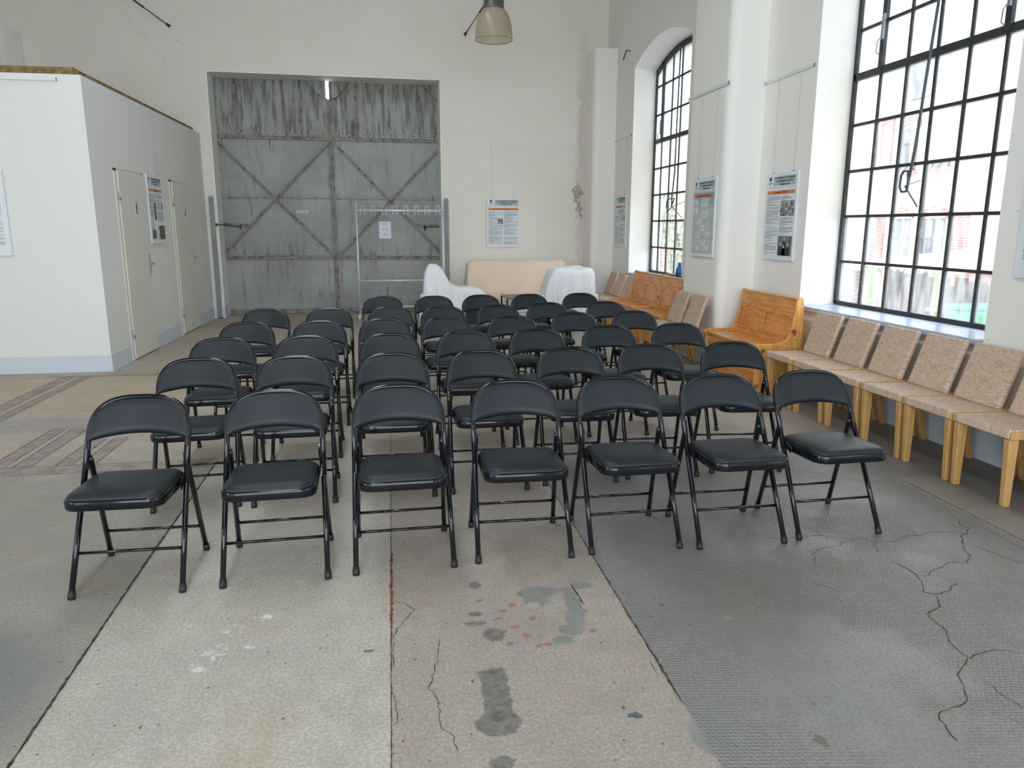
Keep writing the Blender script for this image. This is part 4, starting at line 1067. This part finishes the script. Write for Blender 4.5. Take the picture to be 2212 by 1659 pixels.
# ================================================================== POSTERS
def picture_rail(loc, rz, L, label):
    t = thing('picture_rail', label, 'rail', loc, rz)
    MB().box(0, L, -.012, 0, -.014, .014).build('rail_profile', M['alu'], t, bevel=.002)
    MB().box(L-.002, L+.004, -.014, 0, -.016, .016).build('end_cap', M['edge'], t)
    MB().box(-.004, .002, -.014, 0, -.016, .016).build('end_cap', M['edge'], t)
def lines(mb, x0, x1, z0, z1, step=.0105, th=.0042, seed=0, y=-.0215):
    rnd = random.Random(seed); z = z0; k = 0
    while z > z1:
        if rnd.random() < .17: z -= step*.8; continue
        L = (x1-x0)*(1 if rnd.random() < .62 else rnd.uniform(.3, .9)); mb.box(x0, x0+L, y, y+.001, z-th, z); z -= step
def poster(loc, rz, title, spec, label, wires=True, W_=.594, H_=.841, zr=.9):
    t = thing('poster', label, 'poster', loc, rz, 'exhibition panels on the walls')
    h = W_/2
    MB().box(-h, h, -.020, -.003, 0, H_).build('board', [M['board']], t)
    if wires:
        for x in (-h*.68, h*.62):
            MB().tube([(x*1.05, -.006, zr), (x, -.012, H_)], .0012, 5).build('hanging_wire', M['wire'], t)
            MB().box(x-.010, x+.010, -.016, -.004, H_-.002, H_+.008).build('clip', M['edge'], t)
    MB().box(-h+.14, h-.035, -.0212, -.0200, H_-.125, H_-.035).build('header_panel', M['hdr'], t)
    text('heading', 'Vom Außenlager des KZ Buchenwald\nzum Zwischenlager des NKWD\nWansleben am See', .029, M['ink'], t, .055, H_-.080, -.0216, .86, bold=.0010)
    m = MB(); m.box(-h+.025, h-.03, -.0208, -.020, H_-.141, H_-.139)
    # small rose emblem: bloom, stem and leaves
    cx = -h+.075
    for (dx, dz, a_, b_) in ((0, -.055, .016, .020), (-.012, -.062, .010, .012), (.010, -.050, .010, .012), (.020, -.095, .014, .006), (-.018, -.10, .012, .005)):
        m.add([(cx+dx, -.0212, H_+dz)]+[(cx+dx+a_*math.cos(k*PI/5), -.0212, H_+dz+b_*math.sin(k*PI/5)) for k in range(10)], [(0, 1+k, 1+(k+1) % 10) for k in range(10)])
    m.box(cx-.0012, cx+.0012, -.0212, -.0205, H_-.13, H_-.06)
    m.build('rose_emblem', M['ink'], t, merge=False)
    if spec != 'plain' and title:
        o = MB().box(-h+.03, h-.035, -.0215, -.0202, H_-.205, H_-.170).build('title_band', M['orange'], t)
        text('title', title, .027, M['inkred'], t, 0, H_-.1875, -.0220, .92 if len(title) < 36 else .72, bold=.0005)
    b = MB(); z0 = H_-.225
    if spec == 'text1':
        lines(b, -h+.03, -.01, z0, z0-.14, seed=1); lines(b, -h+.03, -.13, z0-.15, z0-.22, seed=2); lines(b, -h+.03, -.01, z0-.24, .05, seed=3); lines(b, .01, h-.035, z0, .04, seed=4)
        MB().box(-.115, -.012, -.0212, -.020, z0-.22, z0-.125).build('photograph', M['photo_bw'], t)
        MB().box(-h+.04, -.012, -.0210, -.0202, .045, .17).build('sketch_map', M['board'], t)
    elif spec == 'spezial':
        lines(b, -h+.03, -.012, z0, .20, seed=11); lines(b, -h+.03, -.03, .19, .05, seed=12); lines(b, .01, .20, z0, z0-.035, seed=13); lines(b, .01, h-.035, z0-.20, .25, seed=14)
        MB().box(.005, h-.03, -.0212, -.020, z0-.19, z0-.045).build('photograph', M['photo_bw'], t)
        p = MB().box(.005, h-.03, -.0212, -.020, .045, .235).build('photograph', M['photo_dk'], t)
        q = MB(); qd = MB()
        for (dx, dz) in ((.13, .205), (.06, .155), (.12, .135), (.20, .150)):
            q.add([(dx, -.0218, dz)]+[(dx+.013*math.cos(k*PI/5), -.0218, dz+.018*math.sin(k*PI/5)) for k in range(10)], [(0, 1+k, 1+(k+1) % 10) for k in range(10)])
            qd.add([(dx-.035, -.0215, .048), (dx+.035, -.0215, .048), (dx+.03, -.0215, dz-.03), (dx, -.0215, dz-.012), (dx-.03, -.0215, dz-.03)], [(0, 1, 2, 3, 4)])
        qd.build('printed_figures', M['ink'], p, merge=False); q.build('printed_faces', M['skin'], p, merge=False)
    elif spec == 'map':
        mm = MB(); mm.box(-h+.025, h-.03, -.0206, -.020, .035, H_-.15); mm.build('map_ground', M['mapgrey'], t)
        mm = MB(); mm.prism([(-h+.025, H_-.15), (-h+.025, H_-.21), (-.12, H_-.29), (0, H_-.22), (.12, H_-.21), (.17, H_-.30), (h-.03, H_-.25), (h-.03, H_-.15)], -.0210, -.0206, 'y'); mm.build('map_sea', M['sea'], t)
        mm = MB(); mm.prism([(-.12, H_-.26), (0, H_-.20), (.13, H_-.22), (.17, H_-.36), (.14, H_-.45), (.20, .30), (.22, .12), (.08, .10), (.0, .05), (-.14, .08), (-.24, .17), (-.18, .26), (-.18, .36), (-.10, .40), (-.14, .46), (-.06, .50), (-.08, H_-.30)][::-1], -.0213, -.0210, 'y'); mm.build('map_land', M['land'], t)
        mm = MB(); mk = MB(); rnd = random.Random(5)
        for (x, z, ww, hh) in ((-.26, .56, .11, .06), (-.26, .46, .11, .075), (-.05, .54, .16, .045), (-.05, .42, .16, .085), (-.17, .355, .14, .045), (-.07, .285, .13, .06), (-.20, .20, .14, .06), (.05, .22, .14, .05), (-.05, .135, .14, .055), (-.22, .06, .13, .06), (.05, .06, .13, .06)):
            mm.box(x, x+ww, -.0217, -.0213, z, z+hh, 0); lines(b, x+.004, x+ww-.02, z+hh-.006, z+.006, .009, .003, seed=int(x*100)+9, y=-.0222)
        for (x, z) in ((.02, .51), (.01, .385), (.05, .37), (.03, .35), (.07, .325), (.10, .27), (.0, .22), (-.01, .20), (.02, .175), (.10, .15), (-.13, .13)):
            mk.box(x-.005, x+.005, -.0220, -.0213, z-.012, z+.012)
        mm.build('map_captions', M['board'], t, merge=False); mk.build('map_marks', M['mapmark'], t, merge=False)
    elif spec == 'finds':
        lines(b, -h+.03, -.02, z0, .30, seed=21); lines(b, -h+.03, -.16, .29, .05, seed=22); lines(b, .01, h-.035, z0, z0-.34, seed=23); lines(b, -.02, .05, .20, .05, seed=24)
        MB().box(-.10, -.03, -.0216, -.020, .29, .50).build('photograph', M['photo_col'], t)
        MB().box(-.24, -.10, -.0216, -.020, .06, .17).build('photograph', M['photo_col'], t)
        MB().box(.04, h-.03, -.0216, -.020, .045, .22).build('photograph', M['photo_col'], t)
        MB().box(.20, .25, -.0216, -.020, .42, .50).build('photograph', M['photo_dk'], t)
        MB().box(-.06, -.01, -.0216, -.020, .58, .62).build('photograph', M['cream'], t)
    elif spec == 'text2':
        lines(b, -h+.03, -.10, z0, .53, seed=31); lines(b, -h+.03, -.015, .52, .05, seed=32); lines(b, .01, h-.035, z0, .06, seed=33)
        MB().box(-.08, -.02, -.0216, -.020, .53, .61).build('photograph', M['photo_bw'], t)
        MB().box(.19, .255, -.0216, -.020, .43, .51).build('photograph', M['photo_bw'], t)
    else:
        lines(b, -h+.05, h-.05, .34, .10, seed=41)
        b.box(-h+.03, h-.05, -.0212, -.020, .405, .407); b.box(h-.052, h-.05, -.0212, -.020, .405, .64)
    b.build('text_lines', M['inkgrey'], t, merge=False)
    return t
p = FW(1.965, -.004, 1.155); poster(tuple(p), TH, 'Internierte aus dem Mansfelder Land', 'text1', 'exhibition panel with orange title band hanging on the far wall above the beige sofa', zr=1.75)
picture_rail(tuple(FW(1.008, 0, 2.918)), TH, 2.30, 'thin white picture rail on the far wall above the sofa panel')
poster((XR, 7.00, 1.184), R(-90), 'Das Speziallager Nr. 1 (1945 - 1947)', 'spezial', 'exhibition panel with two black-and-white photographs beside the big window', zr=1.72)
picture_rail((XR, 7.49, 2.925), R(-90), .89, 'white picture rail in the recess just left of the big window')
poster((3.412, 7.945, 1.184), R(-90), 'Die Lager in der Sowjetischen Besatzungszone', 'map', 'exhibition panel with a map, hanging on the rounded pilaster', zr=1.72)
picture_rail((3.412, 8.54, 2.925), R(-90), 1.03, 'white picture rail on the rounded pilaster between the windows')
poster((XR, 12.26, 1.18), R(-90), 'Internierte', 'text2', 'narrow-looking exhibition panel left of the far arched window, near the corner', zr=1.73)
picture_rail((XR, 12.70, 2.92), R(-90), .86, 'white picture rail left of the far arched window')
poster((XC, 10.34, 1.295), R(90), 'Der Fund', 'finds', 'exhibition panel with colour pictures between the two toilet doors', zr=1.65)
poster((-4.06, YC-.004, 1.213), 0, '', 'plain', 'exhibition panel on the cabin front, cut by the left edge of the photo', zr=1.67)
picture_rail((-5.7, YC-.002, 2.905), 0, 2.53, 'white picture rail along the top of the cabin front')
poster((XR, 3.79, 1.20), R(-90), '', 'plain', 'exhibition panel cut by the right edge of the photo, on the grey pier', zr=1.70)

# sign and notice on the gate
p = FW(-1.571, GY-.002, 1.733); t = thing('sign_plate', 'small cream sign with black writing on the left gate leaf', 'sign', tuple(p), TH)
MB().box(0, .20, -.006, 0, 0, .046).build('plate', M['cream'], t, bevel=.001)
text('lettering', 'Zu den Toiletten', .026, M['ink'], t, .10, .023, -.0066, .92, bold=.0005)
p = FW(-.178, GY-.002, 1.299); t = thing('paper_notice', 'white paper notice with three printed words on the right gate leaf', 'notice', tuple(p), TH)
MB().box(0, .21, -.002, 0, 0, .297).build('sheet', M['paper'], t)
text('lettering', 'Bitte', .034, M['ink'], t, .105, .255, -.0028, .9); text('lettering', 'Abstand', .034, M['ink'], t, .105, .160, -.0028, .9); text('lettering', 'halten', .034, M['ink'], t, .105, .068, -.0028, .9)

# sill items
t = thing('plastic_bottle', 'blue plastic bottle with dark label on the far window sill', 'bottle', (3.885, 9.80, .788))
MB().lathe([(0, 0), (.045, 0), (.048, .01), (.048, .13), (.040, .17), (.022, .195), (.02, .215)], n=20).build('body', M['bluebottle'], t)
MB().lathe([(.022, .208), (.024, .21), (.024, .24), (0, .243)], n=16).build('cap', M['bluebottle'], t)
MB().lathe([(.0487, .015), (.0487, .11)], n=20).build('bottle_label', M['navy'], t)
t = thing('cardboard_box', 'small brown cardboard box on the far window sill left of the bottle', 'box', (3.86, 9.985, .788))
MB().box(-.06, .08, -.10, .16, 0, .075).build('box_body', M['card'], t, bevel=.003)
MB().box(-.062, .0, -.102, .162, .075, .078).build('flap', M['card'], t)

# ================================================================== OUTSIDE
O = {}
O['ground'] = simple('yard_paving', (.34, .31, .27), .9)
def brickmat(name, c1, c2, mor, sx=1):
    t = NT(name); v = t.mapping(t.tc(), rot=(0, 0, 0)); o = t.sep(t.tc())
    k = t.n.new('ShaderNodeCombineXYZ'); t.l.new(t.math('ADD', o[0], o[1]), k.inputs[0]); t.l.new(o[2], k.inputs[1])
    b = t.n.new('ShaderNodeTexBrick'); t.l.new(k.outputs[0], b.inputs['Vector']); b.inputs['Scale'].default_value = 1
    b.inputs['Brick Width'].default_value = .25; b.inputs['Row Height'].default_value = .075; b.inputs['Mortar Size'].default_value = .010
    b.inputs['Color1'].default_value = (*c1, 1); b.inputs['Color2'].default_value = (*c2, 1); b.inputs['Mortar'].default_value = (*mor, 1)
    t.base(b.outputs['Color'], .8); return t.m
O['brick'] = brickmat('red_brick', (.20, .05, .035), (.15, .038, .026), (.30, .22, .18))
O['render'] = simple('white_render', (.50, .47, .42), .9, 0, .2, .05)
O['slate'] = brickmat('slate_roof', (.04, .045, .055), (.06, .065, .075), (.02, .02, .025))
O['cornice'] = simple('pale_cornice', (.70, .60, .42), .8)
O['pane'] = simple('dark_window_blue', (.06, .09, .12), .2, 0, .4)
O['frame'] = simple('brown_window_frame', (.07, .04, .03), .6)
O['plank'] = wood('weathered_planks', (.13, .08, .05), (.08, .05, .03), False, .6, axis=2, rough=.8)
O['green'] = simple('lime_green_post', (.16, .38, .04), .5); O['bin'] = simple('green_container', (.02, .20, .11), .5)
O['sand'] = simple('sand_heap', (.26, .20, .13), .95, 0, .2, .2, 4)
O['corr'] = simple('pale_corrugated', (.42, .38, .35), .6); O['corr2'] = simple('red_corrugated', (.26, .10, .07), .6)
GZ = -1.5
o = MB().box(4.33, 60, -30, 60, GZ-.2, GZ).build('yard_ground', O['ground']); tag(o, 'pale yard paving outside the windows', 'ground', kind='structure')
b = thing('yard_building', 'white rendered brick-trimmed building with slate roof across the yard, seen through the near window', 'building', (15, 19, GZ))
z = lambda q: q-GZ
MB().box(0, 6, -16, 9, 0, z(4.9)).build('wall', O['render'], b)
MB().box(-.25, 0, -16.2, 9.2, z(4.80), z(5.02)).build('cornice', O['cornice'], b)
MB().prism([(-.4, z(5.02)), (3.0, z(8.6)), (6.4, z(5.02))], -16.2, 9.2, 'y').build('roof', O['slate'], b)
for y0 in (21.3, 17.85, 14.4, 24.8):
    MB().box(-.03, .0, y0-19, y0-19+.56, z(-1.5), z(4.75)).build('brick_strip', O['brick'], b)
def bwin(y0, y1, z0, z1, arch=True):
    m = MB(); m.box(-.02, .0, y0-19, y1-19, z(z0), z(z1)); f = m.build('window', O['pane'], b)
    m = MB()
    for (a, c_) in ((y0, y0+.06), ((y0+y1)/2-.03, (y0+y1)/2+.03), (y1-.06, y1)): m.box(-.05, -.02, a-19, c_-19, z(z0), z(z1))
    for zz in (z0, z0+(z1-z0)*.62, z1-.05): m.box(-.05, -.02, y0-19, y1-19, z(zz), z(zz+.06))
    m.build('glazing_bars', O['frame'], f)
    m = MB(); n = 8; c_ = (y0+y1)/2-19; h_ = (y1-y0)/2+.1
    for i in range(n):
        u0, u1 = -1+2*i/n, -1+2*(i+1)/n; g0 = .14*(1-u0*u0); g1 = .14*(1-u1*u1)
        m.hexa([(-.06, c_+h_*u0, z(z1)+g0), (0, c_+h_*u0, z(z1)+g0), (0, c_+h_*u1, z(z1)+g1), (-.06, c_+h_*u1, z(z1)+g1)],
               [(-.06, c_+h_*u0, z(z1)+g0+.2), (0, c_+h_*u0, z(z1)+g0+.2), (0, c_+h_*u1, z(z1)+g1+.2), (-.06, c_+h_*u1, z(z1)+g1+.2)])
    m.box(-.08, 0, y0-19.1, y1-18.9, z(z0)-.14, z(z0)); m.build('brick_arch', O['brick'], f)
for yc in (20.55, 19.15, 16.6, 15.6, 23.6, 26.5):
    bwin(yc-.36, yc+.36, 3.12, 4.30); bwin(yc-.42, yc+.42, .2, 1.75)
m = MB(); m.box(.4, 1.6, -.4, .7, z(5.3), z(6.3)); m.prism([(-.5, z(6.3)), (.15, z(6.8)), (.8, z(6.3))], .3, 1.6, 'x'); m.build('dormer', O['render'], b)
s = thing('yard_shed', 'low open shed with corrugated roof and lime green posts behind the near window', 'shed', (9, 12.4, GZ))
m = MB()
def corr(u, v): 
    y = -1.5+3.1*u; return (-.15+3.2*v, y, 2.27+.32*v+.03*math.sin(y*2*PI/.18))
m.grid(corr, 140, 4); m.build('corrugated_roof', O['corr'], s)
for yy in (.62, -1.16):
    m = MB(); m.box(-.05, .05, yy-.05, yy+.05, 0, 2.25); m.box(-.08, .08, yy-.13, yy+.13, 1.62, 1.68); m.box(-.08, .08, yy-.16, yy+.16, 2.19, 2.25); m.build('post', O['green'], s)
for k in range(14):
    y0 = -1.45+.215*k
    MB().box(.9+random.uniform(-.1, .1), .95+.1, y0, y0+.20, 0, 2.2+random.uniform(-.25, .03)).build('plank', O['plank'], s)
tag(MB().box(12.4, 14.7, 14.2, 26, GZ, .55).build('lean_to', O['corr2']), 'red corrugated lean-to before the white building', 'shed')
tag(MB().box(9.0, 9.25, 13.62, 16.5, GZ, .66).build('brick_garden_wall', O['brick']), 'red brick wall beside the shed, left in the near window', 'wall')
t = thing('green_container', 'green plastic container in the yard near the sand heap', 'container', (9.2, 10.6, GZ))
MB().hexa([(-.3, -.18, 0), (.3, -.18, 0), (.3, .18, 0), (-.3, .18, 0)], [(-.36, -.24, 1.72), (.36, -.24, 1.72), (.36, .24, 1.72), (-.36, .24, 1.72)]).build('tub', O['bin'], t, bevel=.03)
MB().box(-.38, .38, -.26, .26, 1.72, 1.80).build('lid', O['bin'], t, bevel=.02)
def heap(u, v):
    r = v*1.35; a = u*2*PI; return (10.8+r*math.cos(a), 8.9+r*math.sin(a), GZ+1.95*(1-v**1.3)+.05*math.sin(9*a)*v)
tag(MB().grid(heap, 40, 12).build('sand_heap', O['sand']), 'pale sand heap in the yard behind the green container', 'heap')
tag(MB().box(5.25, 5.7, 15.02, 16.2, GZ, 1.08).build('brick_pier', O['brick']), 'short red brick pier outside the far window', 'wall')
def foliage(name, c, r, n, seed, mats, label, trunk_h):
    t = thing(name, label, 'tree', (c[0], c[1], GZ), 0, 'yard trees beyond the far window')
    rnd = random.Random(seed); m = MB()
    for _ in range(n):
        while True:
            p = Vector((rnd.uniform(-1, 1), rnd.uniform(-1, 1), rnd.uniform(-1, 1)))
            if .25 < p.length < 1: break
        p = Vector((p.x*r, p.y*r, c[2]-GZ+p.z*r*1.15)); s_ = rnd.uniform(.08, .17)
        a = Vector((rnd.uniform(-1, 1), rnd.uniform(-1, 1), rnd.uniform(-1, 1))).normalized(); q = a.orthogonal().normalized()
        k = a.cross(q); m.add([p-q*s_, p+k*s_*.6, p+q*s_, p-k*s_*.6], [(0, 1, 2, 3)], rnd.randrange(len(mats)))
    m.build('crown', mats, t, merge=False)
    m = MB(); m.tube([(0, 0, 0), (.05, .05, trunk_h*.5), (0, 0, trunk_h)], [.18, .14, .08], 10)
    for k in range(6):
        a = k*PI/3; m.tube([(0, 0, trunk_h*.6), (r*.5*math.cos(a), r*.5*math.sin(a), trunk_h+r*.4)], [.06, .02], 6)
    m.build('trunk', O['frame'], t)
L1 = simple('yellow_green_leaf', (.22, .24, .03), .6); L2 = simple('mid_green_leaf', (.10, .15, .04), .6); L3 = simple('pale_green_leaf', (.20, .25, .11), .6)
foliage('leafy_tree', (12.5, 32.2, 1.6), 1.7, 5200, 1, [L2, L3, L1], 'pale green leafy tree at the left of the far window view', 2.2)
foliage('leafy_tree', (11.6, 28.6, 1.2), 1.5, 4600, 2, [L1, L3], 'yellow-green leafy tree in the middle of the far window view', 2.0)
foliage('leafy_tree', (15.0, 37.5, 2.8), 2.4, 5200, 3, [L2, L3], 'taller pale tree behind the yellow-green one', 3.2)

for o in bpy.data.objects:
    if o.get('label') == '': del o['label']
